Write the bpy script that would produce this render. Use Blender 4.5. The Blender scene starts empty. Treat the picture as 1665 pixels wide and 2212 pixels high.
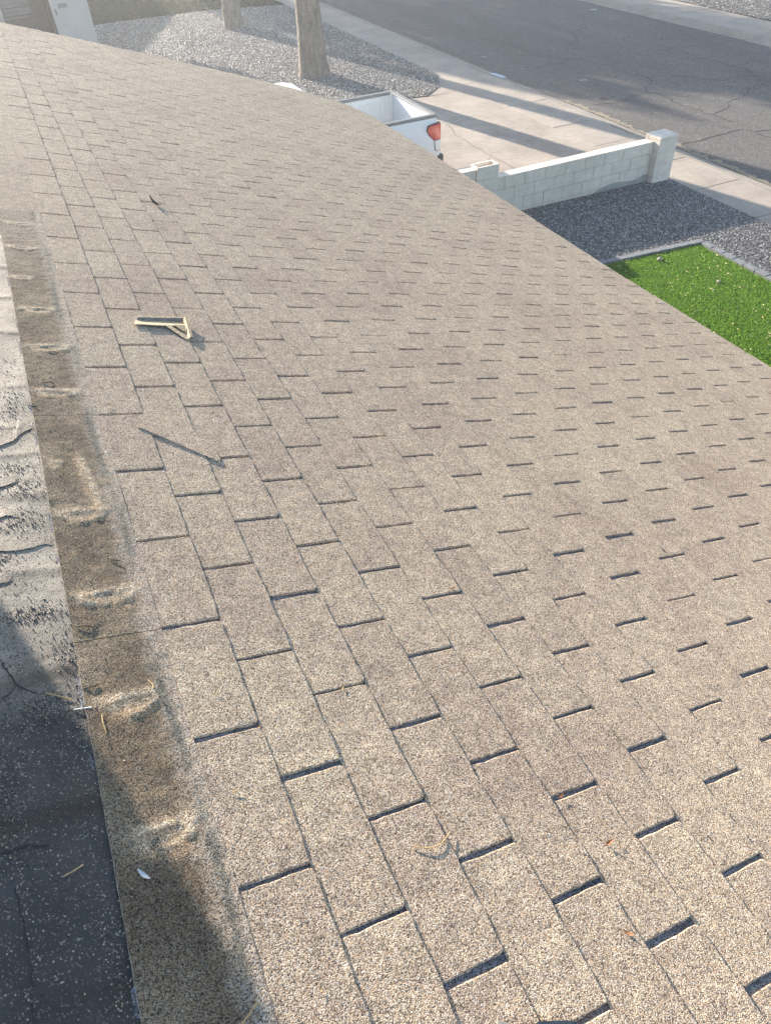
import bpy, math, random
import numpy as np
from mathutils import Vector, Matrix, noise as mnoise

# ------------------------------------------------------------------ camera, world, sun, exposure
sc = bpy.context.scene
COL = sc.collection
PITCH = 0.33367                    # roof pitch (radians)
RIDGE_Z = 3.78
SUN_AZ = math.radians(-13.6)       # from +Y towards +X
SUN_EL = math.radians(16.0)

cam_d = bpy.data.cameras.new('camera')
cam_d.sensor_fit = 'HORIZONTAL'; cam_d.sensor_width = 36.0; cam_d.lens = 32.757
cam_d.clip_start = 0.05; cam_d.clip_end = 600
cam = bpy.data.objects.new('camera', cam_d); COL.objects.link(cam)
_r = Vector((0.90450938, -0.42393294, -0.04629944))
_d = Vector((-0.32939995, -0.6255747, -0.70721423))
_f = Vector((0.27084765, 0.65493294, -0.70548168))
CAM = Vector((0.118043, -0.79175, 5.075598))
cam.matrix_world = Matrix(((_r[0], -_d[0], -_f[0], CAM[0]), (_r[1], -_d[1], -_f[1], CAM[1]),
                           (_r[2], -_d[2], -_f[2], CAM[2]), (0, 0, 0, 1)))
sc.camera = cam

world = bpy.data.worlds.new('World'); sc.world = world; world.use_nodes = True
_nt = world.node_tree
_sky = _nt.nodes.new('ShaderNodeTexSky'); _sky.sky_type = 'NISHITA'; _sky.sun_disc = False
_sky.sun_elevation = SUN_EL; _sky.sun_rotation = SUN_AZ
_sky.air_density = 1.0; _sky.dust_density = 1.0; _sky.ozone_density = 1.5
_nt.links.new(_sky.outputs[0], _nt.nodes['Background'].inputs[0])
_nt.nodes['Background'].inputs[1].default_value = 0.082

sun_d = bpy.data.lights.new('sun', 'SUN'); sun_d.energy = 4.1; sun_d.angle = math.radians(0.53)
sun_d.color = (1.0, 0.88, 0.74)
sun = bpy.data.objects.new('sun', sun_d); COL.objects.link(sun)
SUNV = Vector((math.sin(SUN_AZ) * math.cos(SUN_EL), math.cos(SUN_AZ) * math.cos(SUN_EL), math.sin(SUN_EL)))
sun.rotation_euler = SUNV.to_track_quat('Z', 'Y').to_euler()
sun.location = (0, 0, 30)
sc.view_settings.view_transform = 'Standard'; sc.view_settings.look = 'None'
sc.view_settings.exposure = 1.90; sc.view_settings.gamma = 1.0
sc.view_settings.use_curve_mapping = False
sc.cycles.max_bounces = 6; sc.cycles.diffuse_bounces = 3; sc.cycles.glossy_bounces = 3
sc.cycles.transmission_bounces = 4; sc.cycles.volume_bounces = 1
sc.cycles.use_denoising = True; sc.cycles.denoiser = 'OPENIMAGEDENOISE'; sc.cycles.denoising_input_passes = 'RGB_ALBEDO_NORMAL'; sc.cycles.denoising_prefilter = 'NONE'

# ------------------------------------------------------------------ helpers
WM = {}
def mesh_from(name, verts, faces, mats=None, smooth=False, fmat=None):
    me = bpy.data.meshes.new(name)
    me.from_pydata([tuple(v) for v in verts], [], faces)
    for m in (mats or []): me.materials.append(m)
    if fmat is not None: me.polygons.foreach_set('material_index', fmat)
    if smooth: me.polygons.foreach_set('use_smooth', [True] * len(me.polygons))
    me.update()
    return me
def put(name, data, parent=None, M=None, **tags):
    o = bpy.data.objects.new(name, data); COL.objects.link(o)
    M = M.copy() if M is not None else Matrix.Identity(4)
    if parent is not None:
        o.parent = parent; o.matrix_parent_inverse = WM[parent.name].inverted()
    o.matrix_basis = M
    WM[o.name] = M if parent is not None else M
    for k, v in tags.items(): o[k] = v
    return o
def root(name, loc, label, cat, group=None, kind=None):
    o = put(name, None, M=Matrix.Translation(loc)); o.empty_display_size = 0.1
    o['label'] = label; o['category'] = cat
    if group: o['group'] = group
    if kind: o['kind'] = kind
    return o
class MB:
    def __init__(s): s.v = []; s.f = []; s.m = []
    def poly(s, pts, mi=0):
        b = len(s.v); s.v += [tuple(p) for p in pts]; s.f.append(tuple(range(b, b + len(pts)))); s.m.append(mi); return s
    def hexa(s, p, mi=0):      # p: 8 points, bottom 4 (ccw) then top 4
        b = len(s.v); s.v += [tuple(q) for q in p]
        for q in ((3, 2, 1, 0), (4, 5, 6, 7), (0, 1, 5, 4), (1, 2, 6, 5), (2, 3, 7, 6), (3, 0, 4, 7)):
            s.f.append(tuple(b + i for i in q)); s.m.append(mi)
        return s
    def box(s, x0, x1, y0, y1, z0, z1, mi=0):
        return s.hexa([(x0, y0, z0), (x1, y0, z0), (x1, y1, z0), (x0, y1, z0), (x0, y0, z1), (x1, y0, z1), (x1, y1, z1), (x0, y1, z1)], mi)
    def prism(s, pts, axis_fn, t0, t1, mi=0):   # pts 2D outline, axis_fn(a,b,t)->3D
        n = len(pts); b = len(s.v)
        s.v += [axis_fn(a, c, t0) for a, c in pts] + [axis_fn(a, c, t1) for a, c in pts]
        s.f.append(tuple(b + i for i in range(n))[::-1]); s.m.append(mi)
        s.f.append(tuple(b + n + i for i in range(n))); s.m.append(mi)
        for i in range(n):
            j = (i + 1) % n
            s.f.append((b + i, b + j, b + n + j, b + n + i)); s.m.append(mi)
        return s
    def tube(s, path, rad, n=6, mi=0, cap=True):
        path = [Vector(p) for p in path]; rings = []
        for i, p in enumerate(path):
            d = (path[min(i + 1, len(path) - 1)] - path[max(i - 1, 0)]).normalized()
            a = d.cross(Vector((0, 0, 1)))
            if a.length < 1e-3: a = d.cross(Vector((0, 1, 0)))
            a.normalize(); c = d.cross(a)
            r = rad[i] if isinstance(rad, (list, tuple)) else rad
            b = len(s.v); rings.append(b)
            for k in range(n):
                t = 2 * math.pi * k / n
                s.v.append(tuple(p + a * (r * math.cos(t)) + c * (r * math.sin(t))))
        for i in range(len(rings) - 1):
            for k in range(n):
                s.f.append((rings[i] + k, rings[i] + (k + 1) % n, rings[i + 1] + (k + 1) % n, rings[i + 1] + k)); s.m.append(mi)
        if cap:
            s.f.append(tuple(rings[0] + k for k in range(n))[::-1]); s.m.append(mi)
            s.f.append(tuple(rings[-1] + k for k in range(n))); s.m.append(mi)
        return s
    def mesh(s, name, mats, smooth=False):
        me = mesh_from(name, s.v, s.f, mats if isinstance(mats, (list, tuple)) else [mats], smooth, s.m)
        return me
    def put(s, name, mats, parent=None, smooth=False, bevel=0, **tags):
        o = put(name, s.mesh(name, mats, smooth), parent, **tags)
        if bevel:
            b = o.modifiers.new('bevel', 'BEVEL'); b.width = bevel; b.segments = 2; b.limit_method = 'ANGLE'
        return o
def rng(seed): return random.Random(seed)
ct, st = math.cos(PITCH), math.sin(PITCH)
def RP(u, y, w=0.0):               # roof coordinates: u down the slope, y along the courses, w out of the roof
    return Vector((u * ct + w * st, y, RIDGE_Z - u * st + w * ct))
def roof_matrix(u, y, w=0.0):
    p = RP(u, y, w)
    return Matrix(((ct, 0, st, p.x), (0, 1, 0, p.y), (-st, 0, ct, p.z), (0, 0, 0, 1)))
FPX = 1515.04
def project(p):
    q = Vector(p) - CAM
    z = q.dot(_f)
    return (832.5 + FPX * q.dot(_r) / z, 1106 + FPX * q.dot(_d) / z, z)

# ------------------------------------------------------------------ materials
class NT:
    def __init__(s, name, rough=0.8, spec=0.3):
        s.mat = bpy.data.materials.new(name); s.mat.use_nodes = True
        s.t = s.mat.node_tree; s.b = s.t.nodes['Principled BSDF']
        s.b.inputs['Roughness'].default_value = rough
        s.b.inputs['Specular IOR Level'].default_value = spec
        s.geo = None
    def n(s, typ, **kw):
        nd = s.t.nodes.new(typ)
        for k, v in kw.items(): setattr(nd, k, v)
        return nd
    def l(s, a, b): s.t.links.new(a, b)
    def pos(s, scale=(1, 1, 1), obj=False):
        if obj: src = s.n('ShaderNodeTexCoord').outputs['Object']
        else: src = s.n('ShaderNodeNewGeometry').outputs['Position']
        mp = s.n('ShaderNodeMapping'); mp.inputs['Scale'].default_value = scale
        s.l(src, mp.inputs['Vector']); return mp.outputs[0]
    def noise(s, vec, scale, detail=3, rough=0.55, dist=0):
        x = s.n('ShaderNodeTexNoise'); x.inputs['Scale'].default_value = scale; x.inputs['Detail'].default_value = detail
        x.inputs['Roughness'].default_value = rough; x.inputs['Distortion'].default_value = dist
        s.l(vec, x.inputs['Vector']); return x
    def voro(s, vec, scale, feature='F1', rand=1.0):
        x = s.n('ShaderNodeTexVoronoi', feature=feature); x.inputs['Scale'].default_value = scale
        x.inputs['Randomness'].default_value = rand
        s.l(vec, x.inputs['Vector']); return x
    def ramp(s, fac, stops, interp='LINEAR'):
        r = s.n('ShaderNodeValToRGB'); r.color_ramp.interpolation = interp
        e = r.color_ramp.elements
        while len(e) > 1: e.remove(e[-1])
        e[0].position = stops[0][0]; e[0].color = (*stops[0][1], 1) if not isinstance(stops[0][1], float) else (*([stops[0][1]] * 3), 1)
        for p, c in stops[1:]:
            x = e.new(p); x.color = (*c, 1) if not isinstance(c, float) else (c, c, c, 1)
        s.l(fac, r.inputs[0]); return r.outputs[0]
    def mix(s, fac, a, b, mode='MIX'):
        m = s.n('ShaderNodeMix', data_type='RGBA', blend_type=mode)
        for k, v in ((0, fac), (6, a), (7, b)):
            if isinstance(v, (int, float)): m.inputs[k].default_value = v
            elif isinstance(v, tuple): m.inputs[k].default_value = (*v, 1)
            else: s.l(v, m.inputs[k])
        return m.outputs[2]
    def math(s, op, a, b=0.0, c=0.0):
        m = s.n('ShaderNodeMath', operation=op)
        for k, v in enumerate((a, b, c)):
            if isinstance(v, (int, float)): m.inputs[k].default_value = v
            else: s.l(v, m.inputs[k])
        return m.outputs[0]
    def bump(s, h, dist, strength=1.0, prev=None):
        b = s.n('ShaderNodeBump'); b.inputs['Distance'].default_value = dist; b.inputs['Strength'].default_value = strength
        s.l(h, b.inputs['Height'])
        if prev is not None: s.l(prev, b.inputs['Normal'])
        s.l(b.outputs[0], s.b.inputs['Normal']); return b.outputs[0]
    def color(s, c):
        if isinstance(c, tuple): s.b.inputs['Base Color'].default_value = (*c, 1)
        else: s.l(c, s.b.inputs['Base Color'])
        return s
    def done(s, **kw):
        for k, v in kw.items(): s.b.inputs[k.replace('_', ' ')].default_value = v
        return s.mat

GRAN = [(0.0, (.13, .12, .115)), (.10, (.235, .20, .17)), (.22, (.38, .315, .25)), (.36, (.53, .44, .34)),
        (.50, (.66, .56, .435)), (.66, (.77, .675, .54)), (.78, (.84, .775, .67)), (.88, (.58, .41, .29)), (.93, (.48, .50, .53)), (.96, (.92, .89, .84))]
def granule_base(nt, scale=520, mul=1.0):
    p = nt.pos()
    wob = nt.noise(p, 900, 1)
    v = nt.voro(p, scale)
    sep = nt.n('ShaderNodeSeparateColor'); nt.l(v.outputs['Color'], sep.inputs[0])
    col = nt.ramp(sep.outputs[0], GRAN, 'CONSTANT')
    h = nt.math('MULTIPLY', nt.math('SUBTRACT', 0.7, v.outputs['Distance']), nt.math('ADD', nt.math('MULTIPLY', sep.outputs[1], 0.9), 0.45))
    return p, v, sep, col, h
def mat_shingle():
    nt = NT('asphalt_granules', .9, .12)
    p, v, sep, col, h = granule_base(nt)
    big = nt.noise(p, 2.3, 3, .6)
    tone = nt.ramp(big.outputs['Fac'], [(.30, (.93, .86, .82)), (.5, (1.03, .975, .915)), (.68, (1.08, 1.04, .96))])
    col = nt.mix(1.0, col, tone, 'MULTIPLY')
    mid = nt.noise(nt.pos((1, 1, 1)), 26, 3, .6)
    col = nt.mix(1.0, col, nt.ramp(mid.outputs['Fac'], [(.3, (.82, .80, .80)), (.7, (1.14, 1.12, 1.08))]), 'MULTIPLY')
    at = nt.n('ShaderNodeAttribute', attribute_name='tone')
    inf = nt.n('ShaderNodeObjectInfo')
    tt = nt.math('FRACT', nt.math('ADD', at.outputs['Fac'], inf.outputs['Random']))
    col = nt.mix(1.0, col, nt.ramp(tt, [(0, (.92, .905, .895)), (.12, (.965, .955, .94)), (.6, (1., .99, .97)), (1, (1.03, 1.03, 1.0))]), 'MULTIPLY')
    b1 = nt.bump(nt.noise(p, 60, 3).outputs['Fac'], .004, .45)
    nt.bump(h, .0012, 1.0, b1)
    nt.b.inputs['Diffuse Roughness'].default_value = .6
    return nt.color(col).done()
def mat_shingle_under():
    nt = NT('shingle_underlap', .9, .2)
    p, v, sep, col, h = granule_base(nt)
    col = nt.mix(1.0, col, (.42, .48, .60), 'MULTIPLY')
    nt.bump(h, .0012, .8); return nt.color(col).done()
def mat_header():
    nt = NT('stained_granules', .9, .15)
    p, v, sep, col, h = granule_base(nt, 540); raw = col
    big = nt.noise(p, 5.5, 4, .6)
    stain = nt.ramp(big.outputs['Fac'], [(.35, (.36, .315, .26)), (.55, (.54, .485, .40)), (.72, (.76, .69, .58))])
    sx = nt.n('ShaderNodeSeparateXYZ'); nt.l(p, sx.inputs[0])
    uu = nt.math('ADD', nt.math('MULTIPLY', sx.outputs[0], ct), nt.math('MULTIPLY', nt.math('SUBTRACT', sx.outputs[2], RIDGE_Z), -st))
    uu = nt.math('ADD', uu, nt.math('MULTIPLY', nt.math('SUBTRACT', nt.noise(p, 24, 4, .65).outputs['Fac'], .5), .07))
    fu = nt.n('ShaderNodeMapRange'); nt.l(uu, fu.inputs[0]); fu.inputs[1].default_value = -.060; fu.inputs[2].default_value = -.022
    fy = nt.n('ShaderNodeMapRange'); nt.l(sx.outputs[1], fy.inputs[0]); fy.inputs[1].default_value = 2.2; fy.inputs[2].default_value = 3.6
    fade = nt.math('MAXIMUM', fu.outputs[0], fy.outputs[0])
    stain = nt.mix(fade, stain, (.96, .90, .84))
    col = nt.mix(1.0, col, stain, 'MULTIPLY')
    at = nt.n('ShaderNodeAttribute', attribute_name='stain')
    s2 = nt.n('ShaderNodeSeparateColor'); nt.l(at.outputs['Color'], s2.inputs[0])
    wob = nt.noise(p, 70, 3).outputs['Fac']
    def thr(c): return nt.math('MULTIPLY', c, nt.ramp(wob, [(.35, .35), (.6, 1.0)]))
    col = nt.mix(thr(s2.outputs[1]), col, nt.mix(1.0, raw, (1.34, 1.26, 1.10), 'MULTIPLY'), 'MIX')      # pale worn
    col = nt.mix(thr(s2.outputs[0]), col, nt.mix(1.0, raw, (1.25, .95, .64), 'MULTIPLY'), 'MIX')      # rust orange
    col = nt.mix(nt.math('MULTIPLY', s2.outputs[2], nt.ramp(wob, [(.3, .7), (.5, 1.0)])), col, nt.mix(1.0, raw, (.40, .43, .42), 'MULTIPLY'), 'MIX')    # grey sealant streaks
    b1 = nt.bump(nt.noise(p, 45, 4).outputs['Fac'], .006, .6)
    nt.bump(h, .0014, 1.0, b1)
    nt.b.inputs['Diffuse Roughness'].default_value = .6
    return nt.color(col).done()
def mat_membrane():
    nt = NT('bare_felt_membrane', .62, .4)
    p = nt.pos()
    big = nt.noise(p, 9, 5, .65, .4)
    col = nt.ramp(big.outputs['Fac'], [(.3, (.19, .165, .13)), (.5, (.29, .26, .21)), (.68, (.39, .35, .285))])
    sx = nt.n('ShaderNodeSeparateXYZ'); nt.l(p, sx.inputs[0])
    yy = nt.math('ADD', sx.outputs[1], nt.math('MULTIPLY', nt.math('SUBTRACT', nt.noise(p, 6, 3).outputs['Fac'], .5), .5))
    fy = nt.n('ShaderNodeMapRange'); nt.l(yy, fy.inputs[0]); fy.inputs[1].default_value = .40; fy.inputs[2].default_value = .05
    col = nt.mix(fy.outputs[0], col, nt.mix(1.0, col, (.20, .215, .25), 'MULTIPLY'))  # shade over the low-y felt deepened by a slate tint in its colour
    at = nt.n('ShaderNodeAttribute', attribute_name='stain')
    s2 = nt.n('ShaderNodeSeparateColor'); nt.l(at.outputs['Color'], s2.inputs[0])
    v = nt.voro(p, 420); sv = nt.n('ShaderNodeSeparateColor'); nt.l(v.outputs['Color'], sv.inputs[0])
    # scattered granules: more where the attribute says so
    cl = nt.noise(p, 34, 5, .7)
    amt = nt.math('ADD', nt.math('MULTIPLY', s2.outputs[0], .55), nt.math('MULTIPLY', nt.math('SUBTRACT', cl.outputs['Fac'], .5), 2.2))
    amt = nt.math('MULTIPLY', amt, nt.math('SUBTRACT', 1.0, nt.math('MULTIPLY', fy.outputs[0], .55)))
    spk = nt.math('LESS_THAN', sv.outputs[0], nt.math('MAXIMUM', nt.math('ADD', amt, .16), .07))
    gcol = nt.ramp(sv.outputs[1], [(0, (.05, .045, .04)), (.4, (.13, .11, .09)), (.7, (.22, .185, .15)), (.94, (.42, .38, .33))], 'CONSTANT')
    col = nt.mix(spk, col, gcol)
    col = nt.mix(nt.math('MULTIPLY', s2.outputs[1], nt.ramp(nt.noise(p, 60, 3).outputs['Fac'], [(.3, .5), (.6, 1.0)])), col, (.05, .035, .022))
    hh = nt.math('MULTIPLY', spk, nt.math('SUBTRACT', .8, v.outputs['Distance']))
    b1 = nt.bump(nt.noise(p, 30, 5, .6).outputs['Fac'], .004, .5)
    nt.bump(hh, .0011, 1.0, b1)
    return nt.color(col).done()
def simple(name, col, rough=.7, var=.12, scale=8, bump=0, bscale=60, spec=.4, metal=0, obj=False):
    nt = NT(name, rough, spec)
    p = nt.pos(obj=obj)
    nz = nt.noise(p, scale, 4, .6)
    lo = tuple(c * (1 - var * 1.4) for c in col); hi = tuple(min(1, c * (1 + var)) for c in col)
    c = nt.ramp(nz.outputs['Fac'], [(.3, lo), (.7, hi)])
    if bump: nt.bump(nt.noise(p, bscale, 4, .65).outputs['Fac'], bump, .8)
    nt.color(c); return nt.done(Metallic=metal)
def mat_concrete(name, col, stain=.3):
    nt = NT(name, .85, .3); p = nt.pos()
    a = nt.noise(p, 1.1, 5, .65); b = nt.noise(p, 90, 3, .7); c_ = nt.noise(p, 9, 4, .6)
    c = nt.mix(1.0, col, nt.ramp(a.outputs['Fac'], [(.3, (1 - stain, 1 - stain * 1.05, 1 - stain * 1.1)), (.65, (1.06, 1.05, 1.04))]), 'MULTIPLY')
    c = nt.mix(1.0, c, nt.ramp(c_.outputs['Fac'], [(.3, .90), (.7, 1.07)]), 'MULTIPLY')
    c = nt.mix(1.0, c, nt.ramp(b.outputs['Fac'], [(.3, .84), (.7, 1.12)]), 'MULTIPLY')
    nt.bump(b.outputs['Fac'], .003, .5); return nt.color(c).done()
def mat_asphalt():
    nt = NT('worn_asphalt', .88, .3); p = nt.pos()
    v = nt.voro(p, 70); sv = nt.n('ShaderNodeSeparateColor'); nt.l(v.outputs['Color'], sv.inputs[0])
    c = nt.ramp(sv.outputs[0], [(0, (.085, .08, .078)), (.35, (.13, .122, .116)), (.7, (.175, .165, .155)), (.93, (.27, .255, .235))], 'CONSTANT')
    a = nt.noise(nt.pos((1, .22, 1)), .9, 5, .6)
    c = nt.mix(1.0, c, nt.ramp(a.outputs['Fac'], [(.3, .84), (.7, 1.16)]), 'MULTIPLY')
    c = nt.mix(1.0, c, nt.ramp(nt.noise(p, 6, 4).outputs['Fac'], [(.3, .9), (.7, 1.1)]), 'MULTIPLY')
    nt.bump(nt.math('SUBTRACT', 1.0, v.outputs['Distance']), .006, .5)
    return nt.color(c).done()
def mat_stone(name, cols):
    nt = NT(name, .5, .45)
    inf = nt.n('ShaderNodeObjectInfo')
    c = nt.ramp(inf.outputs['Random'], cols, 'LINEAR')
    p = nt.pos()
    c = nt.mix(1.0, c, nt.ramp(nt.noise(p, 60, 2).outputs['Fac'], [(.3, .8), (.7, 1.15)]), 'MULTIPLY')
    return nt.color(c).done()
def mat_gravel_base(name, a, b):
    nt = NT(name, .95, .2); p = nt.pos()
    v = nt.voro(p, 45); sv = nt.n('ShaderNodeSeparateColor'); nt.l(v.outputs['Color'], sv.inputs[0])
    c = nt.ramp(sv.outputs[0], [(0, a), (1, b)])
    nt.bump(nt.math('SUBTRACT', 1.0, v.outputs['Distance']), .02, .7); return nt.color(c).done()
def mat_leaf(name, lo, hi, trans=.25):
    nt = NT(name, .6, .3)
    at = nt.n('ShaderNodeAttribute', attribute_name='tone')
    c = nt.ramp(at.outputs['Fac'], [(0, lo), (1, hi)]); nt.color(c)
    nt.b.inputs['Transmission Weight'].default_value = 0
    tr = nt.n('ShaderNodeBsdfTranslucent'); nt.l(c, tr.inputs[0])
    mx = nt.n('ShaderNodeMixShader'); mx.inputs[0].default_value = trans
    nt.l(nt.b.outputs[0], mx.inputs[1]); nt.l(tr.outputs[0], mx.inputs[2])
    nt.l(mx.outputs[0], nt.t.nodes['Material Output'].inputs[0]); return nt.mat
def mat_bark():
    nt = NT('palm_bark', .9, .2); p = nt.pos((1, 1, .25))
    a = nt.noise(p, 14, 5, .7); q = nt.pos((1, 1, 7)); b = nt.noise(q, 3.5, 4, .7, .3)
    c = nt.ramp(a.outputs['Fac'], [(.3, (.11, .095, .08)), (.5, (.23, .20, .165)), (.75, (.38, .335, .28))])
    c = nt.mix(1.0, c, nt.ramp(b.outputs['Fac'], [(.35, .88), (.6, 1.05)]), 'MULTIPLY')
    b1 = nt.bump(b.outputs['Fac'], .02, .5); nt.bump(a.outputs['Fac'], .015, .8, b1)
    return nt.color(c).done()

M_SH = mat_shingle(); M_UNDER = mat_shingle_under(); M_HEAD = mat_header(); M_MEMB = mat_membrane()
M_CONC = mat_concrete('driveway_concrete', (.45, .39, .33)); M_WALK = mat_concrete('sidewalk_concrete', (.45, .395, .335), .22)
M_CURB = mat_concrete('gutter_concrete', (.41, .365, .31), .3)
M_BLOCK = mat_concrete('painted_block', (.87, .77, .66), .12); M_BLOCKTOP = M_BLOCK
M_MORTAR = mat_concrete('block_mortar', (.40, .37, .33), .2)
M_ASPH = mat_asphalt()
M_CRACK = simple('crack_fill', (.045, .042, .042), .9)
M_STUCCO = simple('white_stucco', (.50, .50, .48), .9, .06, 3, .006, 90)
M_WOOD = simple('brown_paint', (.16, .11, .075), .7, .2, 12)
M_DARK = simple('dark_recess', (.05, .055, .05), .8)
M_BARK = mat_bark()
M_PAVER = simple('grey_paver', (.23, .24, .25), .85, .2, 18, .004, 80)
M_PAINT = simple('white_car_paint', (.78, .80, .82), .28, .02, 2, spec=.6)
M_LINER = simple('white_bed_paint', (.80, .80, .77), .45, .06, 6, spec=.5)
M_RAILCAP = simple('grey_rail_cap', (.22, .23, .23), .55, .1, 20)
M_BLACK = simple('black_plastic', (.025, .028, .03), .5, .2, 20)
M_RED = simple('red_lens', (.62, .035, .03), .12, .25, 40, spec=.8)
M_LENS = simple('clear_lens', (.80, .82, .80), .1, .05, 40, spec=.9)
M_GLASS = simple('dark_glass', (.02, .025, .03), .06, .1, 3, spec=.8)
M_RUBBER = simple('tyre_rubber', (.02, .02, .02), .9)
M_ALLOY = simple('wheel_alloy', (.55, .56, .58), .35, .05, metal=.8)
M_METAL = simple('galvanised_metal', (.42, .43, .42), .45, .2, 25, spec=.5, metal=.4)

# ------------------------------------------------------------------ ground, road, pavements
def sheet(name, x0, x1, y0, y1, z, mat, nx=1, ny=1, label=None, parent=None, kind='structure', zf=None, **tags):
    vs = [(x0 + (x1 - x0) * i / nx, y0 + (y1 - y0) * j / ny, 0) for j in range(ny + 1) for i in range(nx + 1)]
    vs = [(x, y, zf(x, y) if zf else z) for x, y, _ in vs]
    fs = [(j * (nx + 1) + i, j * (nx + 1) + i + 1, (j + 1) * (nx + 1) + i + 1, (j + 1) * (nx + 1) + i) for j in range(ny) for i in range(nx)]
    o = put(name, mesh_from(name, vs, fs, [mat]), parent)
    if kind: o['kind'] = kind
    if label: o['label'] = label
    for k, v in tags.items(): o[k] = v
    return o
M_SOIL = simple('dry_ground', (.26, .22, .17), .95, .2, 2, .02, 30)
sheet('ground', -110, 130, -90, 170, -.30, M_SOIL, label='dry bare ground under and around the houses')
def street_z(x, y=0): return -.105 + .05 * max(0.0, 1 - ((x - 15.8) / 3.85) ** 2)
street = sheet('street', 11.95, 19.65, -60, 160, -.1, M_ASPH, 24, 4, zf=street_z, label='worn grey asphalt residential street with branching cracks')

SLAB_GAP = .012
def slabs(name, x0, x1, ys, z, th, mat, r, label, jit=.004, piece='slab', skip=()):
    base = MB().box(x0 + .02, x1 - .02, ys[0] + .02, ys[-1] - .02, z - th - .02, z - .02)
    o = base.put(name, M_MORTAR, None); o['kind'] = 'structure'; o['label'] = label
    for i, (a, b) in enumerate(zip(ys[:-1], ys[1:])):
        dz = r.uniform(-jit, jit)
        m = MB(); c = .01; x0_, x1_, a_, b_ = x0, x1, a + SLAB_GAP / 2, b - SLAB_GAP / 2
        bot = [(x0_, a_, z - th), (x1_, a_, z - th), (x1_, b_, z - th), (x0_, b_, z - th)]
        mid = [(p, q, z - c + dz) for p, q, _ in bot]
        top = [(x0_ + c, a_ + c, z + dz), (x1_ - c, a_ + c, z + dz), (x1_ - c, b_ - c, z + dz), (x0_ + c, b_ - c, z + dz)]
        m.hexa(bot + mid); m.hexa(mid + top)
        m.put(piece, mat, o)
    return o
r = rng(3)
ys_near = [-14.6, -12.8, -11, -9.15, -7.3, -5.5, -3.65, -1.8, 0.0, 1.83, 3.67, 5.5, 7.34, 8.75, 10.15, 11.6, 13.05, 14.92, 17.2, 19.1, 20.95, 22.8, 24.6, 26.4, 28.2, 30.0, 31.9, 33.7, 35.5, 38, 41]
slabs('sidewalk', 10.44, 11.555, ys_near, 0.0, .10, M_WALK, r, 'pale concrete sidewalk strip beside the near kerb', piece='pavement_slab')
# rolled kerb / gutter of the near side
def kerb(name, prof, ys, mat, label, r):
    o = MB().box(min(p[0] for p in prof) + .02, max(p[0] for p in prof) - .02, ys[0], ys[-1], -.28, -.14).put(name, M_MORTAR)
    o['kind'] = 'structure'; o['label'] = label
    for a, b in zip(ys[:-1], ys[1:]):
        MB().prism(prof + [(prof[-1][0], -.2), (prof[0][0], -.2)], lambda p, q, t: (p, t, q), a + .004, b - .004).put('kerb_stone', mat, o)
    return o
ysk = [-15 + 3.05 * i for i in range(20)]
kerb('kerb', [(11.567, -.004), (11.64, -.01), (11.74, -.05), (11.82, -.085), (11.955, -.098)], ysk, M_CURB, 'rolled concrete kerb and gutter beside the near sidewalk', r)
far = slabs('far_sidewalk', 20.12, 21.65, [2 + 1.83 * i for i in range(26)], 0.0, .10, M_WALK, r, 'concrete sidewalk on the far side of the street', piece='pavement_slab')
kerb('far_kerb', [(19.645, -.098), (19.78, -.085), (19.86, -.05), (19.96, -.01), (20.11, -.004)], [0 + 3.05 * i for i in range(16)], M_CURB, 'rolled concrete kerb on the far side of the street', r)

# driveway in panels, with hairline cracks
drive = MB().box(-.4, 10.4, 9.75, 16.7, -.14, -.03).put('driveway', M_MORTAR)
drive['kind'] = 'structure'; drive['label'] = 'pale concrete driveway holding the white pickup truck'
dx = [-.5, 3.1, 6.9, 10.43]; dy = [9.62, 13.15, 16.75]
for i in range(3):
    for j in range(2):
        x0, x1, y0, y1 = dx[i] + .004, dx[i + 1] - .004, dy[j] + .003, dy[j + 1] - .003
        z = .001 * ((i + 2 * j) % 3)
        if j == 1 and i == 2:
            pts = [(x0, y0), (x1, y0), (x1, 16.75), (9.3, 16.80), (8.75, 16.98), (x0, 17.0)]
        else: pts = [(x0, y0), (x1, y0), (x1, y1), (x0, y1)]
        MB().prism(pts, lambda p, q, t: (p, q, t), -.1, z).put('driveway_slab', M_CONC, drive)
# apron flare by the gravel tip
MB().prism([(9.2, 16.757), (10.43, 16.757), (10.43, 18.6), (10.2, 18.25), (9.8, 17.42)], lambda p, q, t: (p, q, t), -.1, .001).put('driveway_slab', M_CONC, drive)

def ribbon(name, pts, w, z, mat, parent, r, jag=.02, zf=None, kind=None):
    P = []
    for (a, b) in zip(pts[:-1], pts[1:]):
        n = max(1, int(math.hypot(b[0] - a[0], b[1] - a[1]) / .12))
        for i in range(n):
            t = i / n; P.append((a[0] + (b[0] - a[0]) * t + r.gauss(0, jag), a[1] + (b[1] - a[1]) * t + r.gauss(0, jag)))
    P.append(pts[-1]); vs = []; fs = []
    for i, p in enumerate(P):
        a = P[max(i - 1, 0)]; b = P[min(i + 1, len(P) - 1)]
        d = Vector((b[0] - a[0], b[1] - a[1])); d = d.normalized() if d.length > 1e-6 else Vector((1, 0))
        ww = w * r.uniform(.45, 1.25) / 2; zz = (zf(p[0]) if zf else 0) + z
        vs += [(p[0] - d.y * ww, p[1] + d.x * ww, zz), (p[0] + d.y * ww, p[1] - d.x * ww, zz)]
        if i: fs.append((2 * i - 2, 2 * i - 1, 2 * i + 1, 2 * i))
    return put(name, mesh_from(name, vs, fs, [mat]), parent)

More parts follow.
